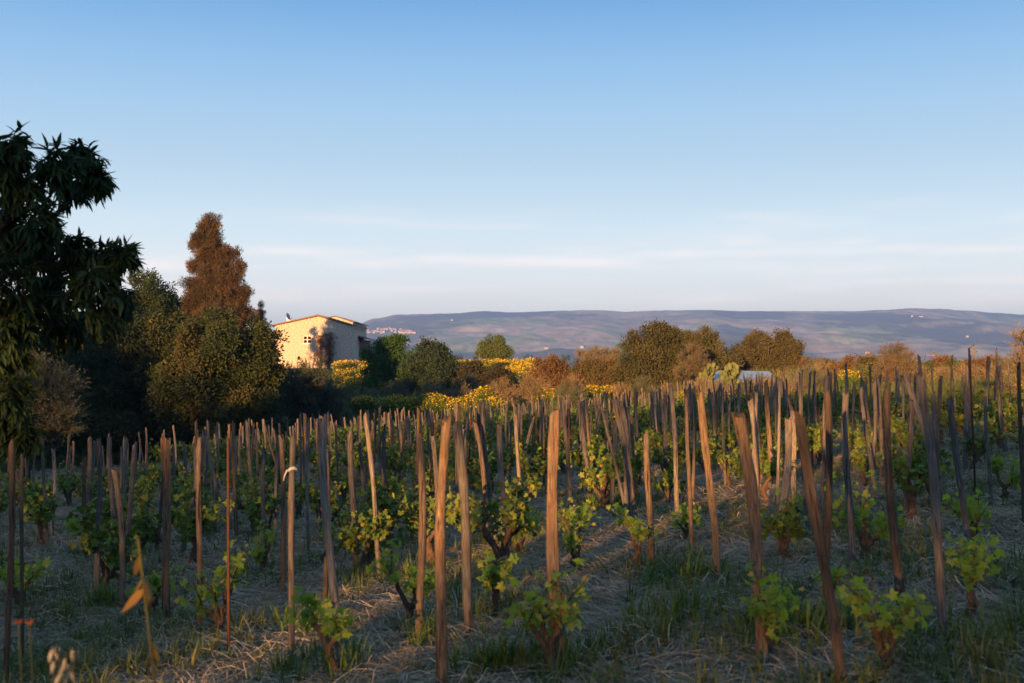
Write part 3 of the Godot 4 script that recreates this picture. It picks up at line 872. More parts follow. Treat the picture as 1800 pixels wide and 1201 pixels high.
func build_almond() -> void:
	var d0 := 8.2
	var base := ground(-4.35, -d0)
	var o := thing("almond_tree", base, "near almond tree with drooping narrow leaves overhanging the vineyard", "tree")
	var blobs := [[-60, 300, 80], [10, 262, 42], [30, 320, 50], [95, 285, 34], [140, 275, 34], [165, 310, 24], [120, 330, 26], [10, 390, 60], [70, 395, 40], [60, 450, 60], [130, 440, 42], [185, 455, 34], [215, 445, 20], [0, 500, 70], [90, 510, 60], [160, 510, 50], [205, 520, 30], [20, 570, 60], [110, 570, 55], [180, 560, 40], [10, 620, 45], [-60, 420, 90], [-60, 560, 90], [20, 690, 40], [0, 740, 50], [40, 760, 40], [-60, 700, 70]]
	var wood := Buf.new()
	var fork := at(-190, 900, d0) - base
	wood.tube([Vector3(0, -0.2, 0), Vector3(0.02, 0.5, 0.05), fork], [0.14, 0.11, 0.1], 9)
	var hub := at(-110, 620, d0) - base
	wood.tube([fork, hub], [0.09, 0.07], 8)
	var leaves := []
	for bl in blobs:
		var c := at(bl[0], bl[1], d0 + rng.randf_range(-0.5, 0.6)) - base
		var r: float = bl[2] / F * d0
		wood.tube([hub, hub.lerp(c, 0.5) + Vector3(0, 0.1, 0) + rdir() * 0.1, c], [0.026, 0.015, 0.007], 6)
		var tw := int(11 + r * 165)
		for t in tw:
			var dir := (rdir() + Vector3(0.25, 0.15, 0)).normalized()
			var s := c + rdir() * r * 0.45
			var e := s + dir * r * rng.randf_range(0.4, 0.85)
			e.y -= 0.03
			wood.tube([s, s.lerp(e, 0.5) + Vector3(0, 0.02, 0), e], [0.005, 0.004, 0.002], 4)
			for k in 11:
				var p := s.lerp(e, rng.randf_range(0.1, 1.05))
				var ld := (dir * 0.6 + rdir() * 0.65 + Vector3(0, -0.5, 0)).normalized()
				leaves.append([p, ld])
	part("trunk", wood.mesh(M.bark), o)
	# a lance-shaped leaf, folded along its midrib and curved down
	var lm := Buf.new()
	var prev := []
	for i in 6:
		var t := i / 5.0
		var w := 0.115 * sin(PI * pow(t, 0.8)) + 0.004
		var y := -0.22 * t * t
		var cur := [Vector3(-w, y + 0.045 * w / 0.115, t), Vector3(0, y, t), Vector3(w, y + 0.045 * w / 0.115, t)]
		if i > 0:
			lm.quad(prev[0], prev[1], cur[1], cur[0])
			lm.quad(prev[1], prev[2], cur[2], cur[1])
		prev = cur
	var lance := lm.mesh(null)
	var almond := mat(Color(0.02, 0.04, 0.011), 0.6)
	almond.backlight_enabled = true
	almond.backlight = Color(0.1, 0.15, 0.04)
	lance.surface_set_material(0, almond)
	var xfs := []
	for l in leaves:
		var z: Vector3 = l[1]
		var up := Vector3(0, 1, 0) + rdir() * 0.6
		var x := up.cross(z).normalized()
		var s := rng.randf_range(0.075, 0.13)
		xfs.append(Transform3D(Basis(x * s, z.cross(x) * s, z * s), l[0]))
	xfs.sort_custom(func(a, b): return absf(a.origin.x - (120.0 - 900.0) / F * d0 + base.x) - a.origin.z * 0.6 < absf(b.origin.x - (120.0 - 900.0) / F * d0 + base.x) - b.origin.z * 0.6)
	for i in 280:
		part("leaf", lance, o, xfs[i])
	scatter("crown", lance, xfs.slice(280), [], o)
	print("almond leaves ", xfs.size())

# ------------------------------------------------------------------ ground cover
func build_cover() -> void:
	var xs := [[], [], [], []]
	var cs := [[], [], [], []]
	for i in 46000:
		var d := 2.6 + 46.0 * pow(rng.randf(), 1.5)
		var x := rng.randf_range(-0.5, 0.5) * (d * 0.95 + 1.0)
		var p := ground(x, -d)
		var k := rng.randi() % 4
		var s := rng.randf_range(0.8, 1.3) * (1.0 + d * 0.02)
		xs[k].append(Transform3D(Basis(Vector3.UP, rng.randf() * TAU).rotated(Vector3(1, 0, 0), rng.randfn() * 0.08).scaled(Vector3.ONE * s), p + Vector3(0, 0.004, 0)))
		cs[k].append(([Color(0.4, 0.31, 0.19), Color(0.3, 0.23, 0.14), Color(0.48, 0.38, 0.24), Color(0.2, 0.15, 0.09)][rng.randi() % 4] as Color) * rng.randf_range(0.8, 1.15))
	var names := ["straw_mulch", "straw_mulch", "straw_mulch", "straw_mulch"]
	for k in 4:
		tag(scatter(names[k], clump.straw[k], xs[k], cs[k], self), "dry grey-brown straw lying over the vineyard soil", "straw", "straw on the ground", "stuff")
	var gx := [[], [], []]
	var gc := [[], [], []]
	var n := 0
	while n < 17000:
		var d := 2.8 + 47.0 * pow(rng.randf(), 1.4)
		var x := rng.randf_range(-0.5, 0.5) * (d * 0.95 + 1.0)
		if noise_a.get_noise_2d(x * 45.0, d * 45.0) < rng.randf_range(-0.2, 0.3):
			continue
		n += 1
		var k := rng.randi() % 3
		gx[k].append(Transform3D(Basis(Vector3.UP, rng.randf() * TAU).scaled(Vector3(1, rng.randf_range(0.45, 0.95), 1) * rng.randf_range(0.55, 1.05)), ground(x, -d)))
		gc[k].append(Color(0.065, 0.11, 0.022).lerp(Color(0.18, 0.16, 0.05), rng.randf() * 0.7) * rng.randf_range(0.8, 1.2))
	# cut vine canes left lying between the rows
	var tw := Buf.new()
	tw.tube([Vector3(-0.5, 0.01, 0), Vector3(-0.2, 0.05, 0.06), Vector3(0.1, 0.03, -0.03), Vector3(0.5, 0.04, 0.05)], [0.012, 0.011, 0.009, 0.006], 5)
	tw.tube([Vector3(0.1, 0.03, -0.03), Vector3(0.3, 0.07, -0.16)], [0.007, 0.004], 4)
	var twm := tw.mesh(M.vine_bark)
	var tx := []
	for i in 700:
		var d := 3.5 + 24.0 * pow(rng.randf(), 1.2)
		var x := rng.randf_range(-0.5, 0.5) * (d * 0.95 + 1.0)
		tx.append(Transform3D(Basis(Vector3.UP, rng.randf() * TAU).scaled(Vector3.ONE * rng.randf_range(0.25, 0.65)), ground(x, -d)))
	tag(scatter("pruned_canes", twm, tx, [], self), "thin brown cut vine canes lying in the straw", "canes", "", "stuff")
	# larger tufts that stand out: px, py, count, spread
	for t in [[185, 1075, 26, 0.14], [560, 880, 12, 0.2], [540, 1110, 14, 0.15], [700, 970, 16, 0.2], [640, 1030, 14, 0.2], [855, 1190, 26, 0.16], [1190, 1100, 20, 0.3], [1230, 1030, 22, 0.2], [1410, 1130, 22, 0.12], [1065, 900, 22, 0.3], [540, 1195, 20, 0.2], [1270, 1120, 20, 0.25], [330, 950, 14, 0.3], [760, 1130, 12, 0.15], [1640, 1160, 16, 0.3], [1760, 1130, 18, 0.3]]:
		var c := vine_ground(t[0], t[1])
		for i in t[2]:
			var q := c + Vector3(rng.randfn() * t[3], 0, rng.randfn() * t[3])
			var k := rng.randi() % 3
			gx[k].append(Transform3D(Basis(Vector3.UP, rng.randf() * TAU).scaled(Vector3.ONE * rng.randf_range(0.7, 1.2)), ground(q.x, q.z)))
			gc[k].append(Color(0.075, 0.125, 0.022) * rng.randf_range(0.8, 1.25))
	for k in 3:
		tag(scatter("grass", clump.grass[k], gx[k], gc[k], self), "green grass tufts growing through the straw between vines", "grass", "grass in the vineyard", "stuff")
	# meadow beyond the vineyard
	var mx := [[], [], []]
	var mc := [[], [], []]
	for i in 15000:
		var d := rng.randf_range(46, 100)
		var x := rng.randf_range(-0.5, 0.5) * d * 0.98
		var px := 900.0 + x / d * F
		var edge := minf(lerpf(27.0, 50.0, smoothstep(100.0, 620.0, px)), lerpf(50.0, 27.0, smoothstep(1150.0, 1750.0, px)))
		if d < edge:
			continue
		var k := rng.randi() % 3
		mx[k].append(Transform3D(Basis(Vector3.UP, rng.randf() * TAU).scaled(Vector3(2.2, rng.randf_range(1.6, 3.2), 2.2)), ground(x, -d)))
		mc[k].append(Color(0.065, 0.115, 0.03).lerp(Color(0.2, 0.17, 0.065), pow(rng.randf(), 2.0)) * rng.randf_range(0.8, 1.2))
	for i in 5000:
		var px := rng.randf_range(1250, 1850)
		var d := rng.randf_range(28, 60)
		if d < lerpf(50.0, 27.0, smoothstep(1150.0, 1750.0, px)) + 1.0:
			continue
		var k := rng.randi() % 3
		mx[k].append(Transform3D(Basis(Vector3.UP, rng.randf() * TAU).scaled(Vector3(2.0, rng.randf_range(1.5, 2.8), 2.0)), ground((px - 900.0) / F * d, -d)))
		mc[k].append(Color(0.05, 0.09, 0.022).lerp(Color(0.13, 0.12, 0.045), pow(rng.randf(), 2.0)) * rng.randf_range(0.8, 1.2))
	for k in 3:
		tag(scatter("meadow_grass", clump.grass[k], mx[k], mc[k], self), "tall green grass of the meadow beyond the vineyard", "grass", "meadow grass", "stuff")
	# crown daisies: px, py of the mound, half width, half height, depth
	var mounds := [[640, 712, 18, 8, 58, "small daisy mound beside the grey-green shrub"], [700, 718, 30, 12, 57, "rounded yellow daisy mound behind the last stakes"], [760, 716, 30, 14, 57, "high yellow daisy mound in the middle of the meadow"], [822, 720, 32, 13, 56, "wide yellow daisy mound behind the tall blue-grey stake"], [868, 718, 22, 10, 57, "loose yellow daisy mound near tan shrubs"], [1042, 694, 20, 8, 62, "brightest golden daisy mound below the olive-brown hedge"], [1072, 692, 18, 6, 63, "flat golden daisy mound below the olive-brown hedge"], [960, 702, 20, 10, 62, "sparse daisy mound among the tan shrubs"], [1490, 668, 16, 8, 60, "small golden daisy mound below the yellow-green bush"], [1205, 705, 18, 10, 58, "sparse daisy mound near the prickly pears"], [850, 697, 20, 8, 62, "pale green daisy mound under the dark brown shrub"]]
	for m in mounds:
		var xf := [[], [], []]
		var r: float = m[2] / F * m[4]
		var h: float = m[3] / F * m[4]
		for i in int(60 + r * 170):
			var dir := rdir()
			dir.y = absf(dir.y)
			var p := at(m[0], m[1] + 2.0, m[4]) + dir * Vector3(r, h * 1.6, r) * rng.randf_range(0.6, 1.08)
			xf[i % 3].append(Transform3D(basis_y(Vector3(0, 1, 0) + rdir() * 0.2, rng.randf_range(0.8, 1.15)), p))
		var o := thing("daisy_mound", ground(at(m[0], m[1], m[4]).x, -m[4]), m[5], "flowers", "yellow daisies")
		for k in 3:
			var s := scatter("flowers", clump.daisy[k], xf[k], [], o)
			s.position = -o.position
	# the flower-covered bank below the house
	var bank := [[], [], []]
	for i in 7000:
		var px := rng.randf_range(590, 945)
		var d := rng.randf_range(84, 112)
		var x := (px - 900.0) / F * d
		if noise_a.get_noise_2d(x * 14.0, d * 9.0) < -0.12:
			continue
		var p := ground(x, -d) + Vector3(0, rng.randf_range(0.35, 0.75), 0)
		bank[i % 3].append(Transform3D(basis_y(Vector3(0, 1, 0.2) + rdir() * 0.3, rng.randf_range(1.0, 1.6)), p))
	for k in 3:
		tag(scatter("daisy_bank", clump.daisy[k], bank[k], [], self), "yellow daisies covering the grassy bank below the farmhouse", "flowers", "daisies on the bank", "stuff")

func near_weeds() -> void:
	var dry := mat(Color(0.2, 0.105, 0.03), 0.7)
	dry.backlight_enabled = true
	dry.backlight = Color(0.6, 0.45, 0.15)
	var stem := mat(Color(0.08, 0.08, 0.03), 0.8)
	var p0 := ground(-1.0, -3.1)
	var o := thing("dry_weed", p0, "tall weed with hanging dry orange leaves in the foreground", "weed")
	var b := Buf.new()
	var tip := at(245, 945, 3.1) - p0
	var line := [Vector3(0, -0.05, 0), Vector3(0.05, 0.3, 0.02), Vector3(0.06, 0.6, 0), tip]
	b.tube(line, [0.008, 0.006, 0.005, 0.003], 6)
	part("stem", b.mesh(stem), o)
	var lb := Buf.new()
	var prev := []
	for i in 5:
		var t := i / 4.0
		var w := 0.13 * sin(PI * pow(t, 0.75)) + 0.01
		var cur := [Vector3(-w, -t, 0.1 * t * t - 0.05 * w), Vector3(0, -t, 0.1 * t * t), Vector3(w, -t, 0.1 * t * t - 0.05 * w)]
		if i > 0:
			lb.quad(prev[0], prev[1], cur[1], cur[0])
			lb.quad(prev[1], prev[2], cur[2], cur[1])
		prev = cur
	var lm := lb.mesh(dry)
	for i in 44:
		var t := rng.randf_range(0.5, 1.0) * 3.0
		var k := mini(int(t), 2)
		var p: Vector3 = (line[k] as Vector3).lerp(line[k + 1], t - k)
		var s := rng.randf_range(0.045, 0.085)
		part("leaf", lm, o, Transform3D(Basis(Vector3.UP, rng.randf() * TAU).rotated(Vector3(0, 0, 1), rng.randf_range(-0.8, 0.8)).rotated(Vector3(1, 0, 0), rng.randf_range(-0.5, 0.5)).scaled(Vector3.ONE * s), p))
	# pale seed heads
	for w in [[118, 1140, 2.7, "pale oat seed head on a thin stalk beside dry weed"], [862, 1105, 7.2, "drooping pale seed heads beside the dark grey leaning stake"]]:
		var q := ground((w[0] - 900.0) / F * w[2], -w[2])
		var so := thing("seed_grass", q, w[3], "grass stalk")
		var top := at(w[0], w[1], w[2]) - q
		var sb := Buf.new()
		for j in 4:
			sb.tube([Vector3(0.02 * j, -0.03, 0), top * 0.6 + Vector3(0.015 * j, 0, 0), top + Vector3(0.02 * j - 0.03, 0, 0.01 * j)], [0.003, 0.002, 0.0015], 4)
		part("stalk", sb.mesh(stem), so)
		var hb := Buf.new()
		for j in 22:
			add_leaf(hb, top + Vector3(rng.randf_range(-0.03, 0.03), rng.randf_range(-0.08, 0.02), rng.randf_range(-0.02, 0.02)), Vector3(0, -1, 0) + rdir() * 0.35, 0.035, 0.009, Color(0.5, 0.44, 0.33) * shade())
		part("seed_head", hb.mesh(M.straw), so)
	# two orange flowers at the left edge
	for w in [[37, 1092, 3.0], [56, 1093, 3.05]]:
		var q := ground((w[0] - 900.0) / F * w[2], -w[2])
		var fo := thing("wild_flower", q, "small orange wild flower on a thin stem under the almond", "flower", "orange wild flowers")
		var top := at(w[0], w[1], w[2]) - q
		var sb := Buf.new()
		sb.tube([Vector3(0, -0.03, 0), top * 0.5 + Vector3(0.03, 0, 0), top], [0.0025, 0.002, 0.0015], 5)
		part("stem", sb.mesh(stem), fo)
		var pb := Buf.new()
		for j in 8:
			var a := TAU * j / 8.0
			add_leaf(pb, top, Vector3(cos(a), 0.5, sin(a)), 0.012, 0.01, Color(0.42, 0.1, 0.02))
		part("petals", pb.mesh(M.leaf), fo)

# ------------------------------------------------------------------ buildings
func prism(outline: Array, z0: float, z1: float) -> Buf:
	var b := Buf.new()
	var pts := PackedVector2Array(outline)
	var ids := Geometry2D.triangulate_polygon(pts)
	for i in range(0, ids.size(), 3):
		var q := [pts[ids[i]], pts[ids[i + 1]], pts[ids[i + 2]]]
		b.tri(Vector3(q[0].x, q[0].y, z1), Vector3(q[1].x, q[1].y, z1), Vector3(q[2].x, q[2].y, z1))
		b.tri(Vector3(q[2].x, q[2].y, z0), Vector3(q[1].x, q[1].y, z0), Vector3(q[0].x, q[0].y, z0))
	for i in pts.size():
		var p := pts[i]
		var q := pts[(i + 1) % pts.size()]
		b.quad(Vector3(p.x, p.y, z0), Vector3(q.x, q.y, z0), Vector3(q.x, q.y, z1), Vector3(p.x, p.y, z1))
	return b

func build_house() -> void:
	var d := 125.0
	var k := d / F
	var base := at(553, 655, d)
	base.y = gy(base.x, base.z)
	var P := func(px: float, py: float) -> Vector2:
		var q := at(px, py, d) - base
		return Vector2(q.x, q.y)
	var o := thing("farmhouse", base, "two-storey pale limestone farmhouse with low gable roof and cross window", "house")
	var foot := -0.5
	var wl: Vector2 = P.call(484, 573)
	var ap: Vector2 = P.call(560, 556.5)
	var wr: Vector2 = P.call(622.5, 575)
	# front wall with two real openings, cut into strips round them
	var win: Array = [P.call(533, 604), P.call(547.5, 590.5)]
	var lo: Array = [P.call(523, 632.5), P.call(528, 626.5)]
	var top := func(x: float) -> float:
		return lerpf(wl.y, ap.y, (x - wl.x) / (ap.x - wl.x)) if x < ap.x else lerpf(ap.y, wr.y, (x - ap.x) / (wr.x - ap.x))
	var xs := [wl.x, lo[0].x, lo[1].x, win[0].x, win[1].x, ap.x, wr.x]
	var b := Buf.new()
	for i in xs.size() - 1:
		var x0: float = xs[i]
		var x1: float = xs[i + 1]
		var cuts := [[foot, -1.0]]
		if i == 1:
			cuts = [[foot, lo[0].y], [lo[1].y, -1.0]]
		elif i == 3:
			cuts = [[foot, win[0].y], [win[1].y, -1.0]]
		for c in cuts:
			var t0: float = top.call(x0) if c[1] == -1.0 else c[1]
			var t1: float = top.call(x1) if c[1] == -1.0 else c[1]
			var strip := prism([Vector2(x0, c[0]), Vector2(x1, c[0]), Vector2(x1, t1), Vector2(x0, t0)], -0.5, 0.0)
			append_mesh(b, strip.mesh(null), Transform3D(), Color.WHITE)
	# side and back walls
	b.box(Vector3(wl.x, foot, -9.0), Vector3(wl.x + 0.5, wl.y - 0.05, -0.5))
	b.box(Vector3(wr.x - 0.5, foot, -9.0), Vector3(wr.x, wr.y - 0.05, -0.5))
	b.box(Vector3(wl.x + 0.5, foot, -9.0), Vector3(wr.x - 0.5, wl.y - 0.1, -8.5))
	part("wall", b.mesh(M.stone), o)
	# roof slabs with a small overhang
	var rf := prism([wl + Vector2(-0.35, -0.02), ap + Vector2(0, 0.06), wr + Vector2(0.3, -0.02), wr + Vector2(0.3, 0.12), ap + Vector2(0, 0.22), wl + Vector2(-0.35, 0.13)], -9.2, 0.22)
	var roof := part("roof", rf.mesh(M.tile), o)
	# chimney and dish
	var cb := Buf.new()
	var cp: Vector2 = P.call(498, 567)
	cb.box(Vector3(cp.x - 0.2, cp.y - 0.6, -3.3), Vector3(cp.x + 0.2, cp.y + 0.55, -2.9))
	cb.box(Vector3(cp.x - 0.27, cp.y + 0.555, -3.37), Vector3(cp.x + 0.27, cp.y + 0.65, -2.83))
	part("chimney", cb.mesh(M.white), roof)
	var db := Buf.new()
	var dp: Vector2 = P.call(501, 556)
	var hubp := Vector3(dp.x, dp.y, -1.5)
	db.tube([Vector3(dp.x, dp.y - 1.1, -1.5), hubp], [0.03, 0.03], 6)
	var fx := Basis.looking_at(Vector3(0.95, 0.35, 0.3))
	for j in 14:
		for i in 3:
			var f := func(rr: float, a: float) -> Vector3: return hubp + fx * Vector3(cos(a) * rr, sin(a) * rr, -rr * rr * 0.5)
			var a0 := TAU * j / 14.0
			var a1 := TAU * (j + 1) / 14.0
			db.quad(f.call(0.14 * i, a0), f.call(0.14 * i, a1), f.call(0.14 * (i + 1), a1), f.call(0.14 * (i + 1), a0))
	db.tube([hubp + fx * Vector3(0, -0.4, -0.1), hubp + fx * Vector3(0, -0.05, -0.6)], [0.015, 0.015], 5)
	part("satellite_dish", db.mesh(M.metal), roof)
	# window: white cross frame, four dark panes
	var wc: Vector2 = (win[0] + win[1]) * 0.5
	var wh: Vector2 = (win[1] - win[0]) * 0.5
	var wb := Buf.new()
	wb.box(Vector3(wc.x - 0.045, win[0].y + 0.06, -0.14), Vector3(wc.x + 0.045, win[1].y - 0.06, -0.05))
	wb.box(Vector3(win[0].x + 0.06, wc.y - 0.035, -0.137), Vector3(wc.x - 0.045, wc.y + 0.035, -0.053))
	wb.box(Vector3(wc.x + 0.045, wc.y - 0.035, -0.137), Vector3(win[1].x - 0.06, wc.y + 0.035, -0.053))
	for s in [-1.0, 1.0]:
		wb.box(Vector3(wc.x + s * (wh.x - 0.03) - 0.03, win[0].y + 0.06, -0.14), Vector3(wc.x + s * (wh.x - 0.03) + 0.03, win[1].y - 0.06, -0.05))
		wb.box(Vector3(win[0].x, wc.y + s * (wh.y - 0.03) - 0.03, -0.14), Vector3(win[1].x, wc.y + s * (wh.y - 0.03) + 0.03, -0.05))
	var w := part("window", wb.mesh(M.white), o)
	for sx in [-1.0, 1.0]:
		for sy in [-1.0, 1.0]:
			var pb := Buf.new()
			pb.box(Vector3(wc.x + sx * wh.x * 0.5 - wh.x * 0.5, wc.y + sy * wh.y * 0.5 - wh.y * 0.5, -0.12), Vector3(wc.x + sx * wh.x * 0.5 + wh.x * 0.5 - 0.002, wc.y + sy * wh.y * 0.5 + wh.y * 0.5 - 0.002, -0.11))
			part("pane", pb.mesh(M.dark_glass), w)
	var sill := Buf.new()
	sill.box(Vector3(win[0].x - 0.1, win[0].y - 0.09, -0.04), Vector3(win[1].x + 0.1, win[0].y - 0.003, 0.08))
	part("sill", sill.mesh(M.white), w)
	var sb := Buf.new()
	sb.box(Vector3(lo[0].x, lo[0].y, -0.2), Vector3(lo[1].x, lo[1].y, -0.15))
	var sw := part("window", sb.mesh(M.dark_glass), o)
	var sl := Buf.new()
	sl.box(Vector3(lo[0].x - 0.05, lo[0].y - 0.08, -0.02), Vector3(lo[1].x + 0.05, lo[0].y - 0.003, 0.06))
	part("sill", sl.mesh(M.stone), sw)
	# higher rear volume whose gable shows above the front roof
	var ra: Vector2 = P.call(566, 550.5)
	var rr: Vector2 = P.call(601, 561.5)
	var rb := prism([Vector2(P.call(535, 560).x, foot), Vector2(rr.x - 0.1, foot), Vector2(rr.x - 0.1, rr.y), ra, P.call(540, 556.5), P.call(535, 558)], -22.0, -9.3)
	part("rear_wall", rb.mesh(M.stone), o)
	var rrf := prism([P.call(530, 559), P.call(566, 550.2), P.call(603, 561.5), P.call(603, 560), P.call(566, 548.6), P.call(530, 557.5)], -22.2, -9.1)
	part("rear_roof", rrf.mesh(M.tile), o)
	# annex on the right with a sloping red roof
	var ax0: float = wr.x + 0.02
	var ax1: float = P.call(643, 600).x
	var ab := Buf.new()
	ab.box(Vector3(ax0, foot, -8.0), Vector3(ax1, P.call(640, 597).y, -4.5))
	var ann := thing("stone_annex", base, "low grey stone annex with sloping red roof beside the farmhouse", "annex")
	part("wall", ab.mesh(M.stone_grey), ann)
	var arf := prism([Vector2(ax0, P.call(0, 591).y), Vector2(ax1 + 0.15, P.call(0, 596.6).y), Vector2(ax1 + 0.15, P.call(0, 595).y), Vector2(ax0, P.call(0, 589).y)], -8.2, -3.0)
	part("roof", arf.mesh(M.tile), ann)
	for px in [645.0, 648.0]:
		var pb := Buf.new()
		var x: float = P.call(px, 0).x
		pb.box(Vector3(x - 0.04, foot, -3.6), Vector3(x + 0.04, P.call(0, 594).y, -3.52))
		part("post", pb.mesh(M.white), ann)
	# dry climbers on the front wall
	for c in [[561, 640, 590, 9.0, "thin dry creeper climbing the farmhouse front wall"], [577, 641, 590, 12.0, "bushy dry creeper with dark stem on farmhouse front wall"]]:
		var q := at(c[0], c[1], d - 0.35)
		q.y = gy(q.x, q.z)
		var cl := thing("wall_creeper", q, c[4], "climber")
		var tb := Buf.new()
		var topp := at(c[0] + 2, c[2], d - 0.2) - q
		tb.tube([Vector3(0, -0.2, 0), topp * 0.5 + Vector3(0.15, 0, 0.05), topp], [0.09, 0.06, 0.02], 6)
		for i in 16:
			var s := topp * rng.randf_range(0.2, 0.9) + Vector3(0.1, 0, 0.05)
			tb.tube([s, s + Vector3(rng.randf_range(-0.5, 0.5), rng.randf_range(0.1, 0.6), rng.randf_range(0, 0.12))], [0.02, 0.006], 4)
		part("stem", tb.mesh(M.bark), cl)
		var xf := []
		var cc := []
		for i in int(c[3] * 9):
			var t := rng.randf_range(0.15, 1.05)
			xf.append(Transform3D(basis_y(Vector3(0, 1, 0.3) + rdir(), rng.randf_range(0.45, 0.8)), topp * t + Vector3(rng.randfn() * c[3] * 0.028, 0, 0.1)))
			cc.append(Color(0.17, 0.085, 0.04) * rng.randf_range(0.7, 1.3))
		scatter("foliage", clump.broad[0], xf, cc, cl)
	# white gate at the foot of the wall
	var gb := Buf.new()
	var gp := at(607, 645, d - 2.0)
	for i in 6:
		gb.box(Vector3(i * 0.22 - 0.6, -0.6, -0.02), Vector3(i * 0.22 - 0.56, 0.25, 0.02))
	gb.box(Vector3(-0.65, 0.25, -0.03), Vector3(0.6, 0.3, 0.03))
	gb.box(Vector3(-0.65, -0.42, 0.021), Vector3(0.6, -0.37, 0.05))
	var gate := part("metal_gate", gb.mesh(M.white), self, Transform3D(Basis(), gp))
	tag(gate, "small white metal gate at the foot of the farmhouse wall", "gate")
	# blue sheet roof of a shed
	var sd := 84.0
	var sp := at(1312, 668, sd)
	var gyy := gy(sp.x, sp.z)
	var shed := thing("shed", Vector3(sp.x, gyy, sp.z), "low shed with pale blue sheet metal roof below the domed carob", "shed")
	var S := func(px: float, py: float, dz: float) -> Vector3: return at(px, py, sd + dz) - shed.position
	var r0: Vector3 = S.call(1255, 671, 0)
	var r1: Vector3 = S.call(1368, 671, 0)
	r1.y = r0.y
	var e0: Vector3 = S.call(1255, 651, 5.0)
	var e1: Vector3 = S.call(1352, 653, 5.0)
	var n := 12
	for i in n:
		var t0 := float(i) / n
		var t1 := float(i + 0.965) / n
		var pb := Buf.new()
		var a := r0.lerp(r1, t0)
		var bb := r0.lerp(r1, t1)
		var c := e0.lerp(e1, t1)
		var dd := e0.lerp(e1, t0)
		var th := Vector3(0, 0.05, 0)
		pb.quad(a, bb, c, dd)
		pb.quad(a - th, bb - th, bb, a)
		pb.quad(bb - th, c - th, c, bb)
		pb.quad(dd - th, a - th, a, dd)
		part("roof_sheet", pb.mesh(M.blue_sheet), shed)
	var wbx := Buf.new()
	wbx.box(Vector3(r0.x + 0.2, -0.3, -4.8), Vector3(e1.x - 0.2, r0.y - 0.06, -0.3))
	part("wall", wbx.mesh(M.stone_grey), shed)
	# poles
	for q in [[1443, 626, 652, 95, 0, "thin pale pole standing before the far plain"], [1641, 619, 658, 105, 1, "utility pole with cross-arm above the russet scrub"], [1711, 606, 645, 150, 2, "lattice pylon mast beyond the russet scrub"], [1743, 622, 645, 190, 1, "distant small utility pole beyond the scrub"], [843, 622, 640, 130, 0, "thin pale post beside the lone bright green tree"]]:
		var g := at(q[0], q[2], q[3])
		var h: float = (q[2] - q[1]) / F * q[3]
		var pb := Buf.new()
		var po := thing("utility_pole", Vector3(g.x, gy(g.x, g.z), g.z), q[5], "pole")
		h += g.y - po.position.y
		pb.tube([Vector3(0, -0.3, 0), Vector3(0, h, 0)], [0.1 * q[3] / 110.0, 0.07 * q[3] / 110.0], 7)
		part("mast", pb.mesh(M.pole), po)
		if q[4] > 0:
			var ab2 := Buf.new()
			ab2.box(Vector3(-0.8, h - 0.35, -0.05), Vector3(0.8, h - 0.25, 0.05))
			if q[4] == 2:
				ab2.box(Vector3(-0.6, h - 1.0, -0.05), Vector3(0.6, h - 0.9, 0.05))
			part("cross_arm", ab2.mesh(M.pole), po)

func build_prickly_pears() -> void:
	var pm := mat(Color(0.12, 0.14, 0.045), 0.6)
	var sp := SphereMesh.new()
	sp.radius = 1.0
	sp.height = 2.0
	sp.radial_segments = 8
	sp.rings = 4
	sp.material = pm
	for q in [[1238, 672, 70, 26, "tall green prickly pear beside the big carob"], [1283, 668, 68, 24, "yellowish prickly pear in front of the blue sheet roof"]]:
		var c := at(q[0], q[1], q[2])
		var base := ground(c.x, c.z)
		var o := thing("prickly_pear", base, q[4], "cactus")
		var ends := []
		for i in 9:
			ends.append([Vector3(rng.randf_range(-0.5, 0.5), 0.1, rng.randf_range(-0.4, 0.4)), Vector3(rng.randf_range(-0.4, 0.4), 1, rng.randf_range(-0.3, 0.3)).normalized()])
		var n := 0
		var at_i := 0
		var topy: float = c.y + q[3] / F * q[2] - base.y
		while n < 130 and at_i < ends.size():
			var e: Array = ends[at_i]
			at_i += 1
			var s := rng.randf_range(0.14, 0.21)
			var p: Vector3 = e[0] + e[1] * s
			if p.y > topy * (0.78 + 0.3 * sin(p.x * 2.6 + q[0])):
				continue
			var bs := basis_y(e[1])
			part("pad", sp, o, Transform3D(Basis(bs.x * s * 0.68, bs.y * s, bs.z * s * 0.16), p))
			n += 1
			for j in rng.randi_range(1, 2):
				ends.append([p + e[1] * s * 0.85, (e[1] * 0.6 + Vector3(rng.randf_range(-0.9, 0.9), 0.7, rng.randf_range(-0.7, 0.7))).normalized()])

# ------------------------------------------------------------------ land and sky
func skyline(px: float) -> float:
	var ks := [[-900, 618], [0, 615], [300, 612], [480, 600], [560, 586], [620, 573], [660, 560], [700, 553], [750, 552], [800, 551], [850, 547], [900, 549], [1000, 546], [1050, 545], [1100, 548], [1150, 546], [1250, 545], [1300, 547], [1400, 547], [1500, 547], [1550, 545], [1600, 542], [1650, 543], [1700, 546], [1750, 550], [1800, 553], [2100, 562], [2700, 580]]
	for i in ks.size() - 1:
		if px <= ks[i + 1][0]:
			var t := clampf((px - ks[i][0]) / float(ks[i + 1][0] - ks[i][0]), 0, 1)
			t = t * t * (3.0 - 2.0 * t)
			return lerpf(ks[i][1], ks[i + 1][1], t)
	return 580.0

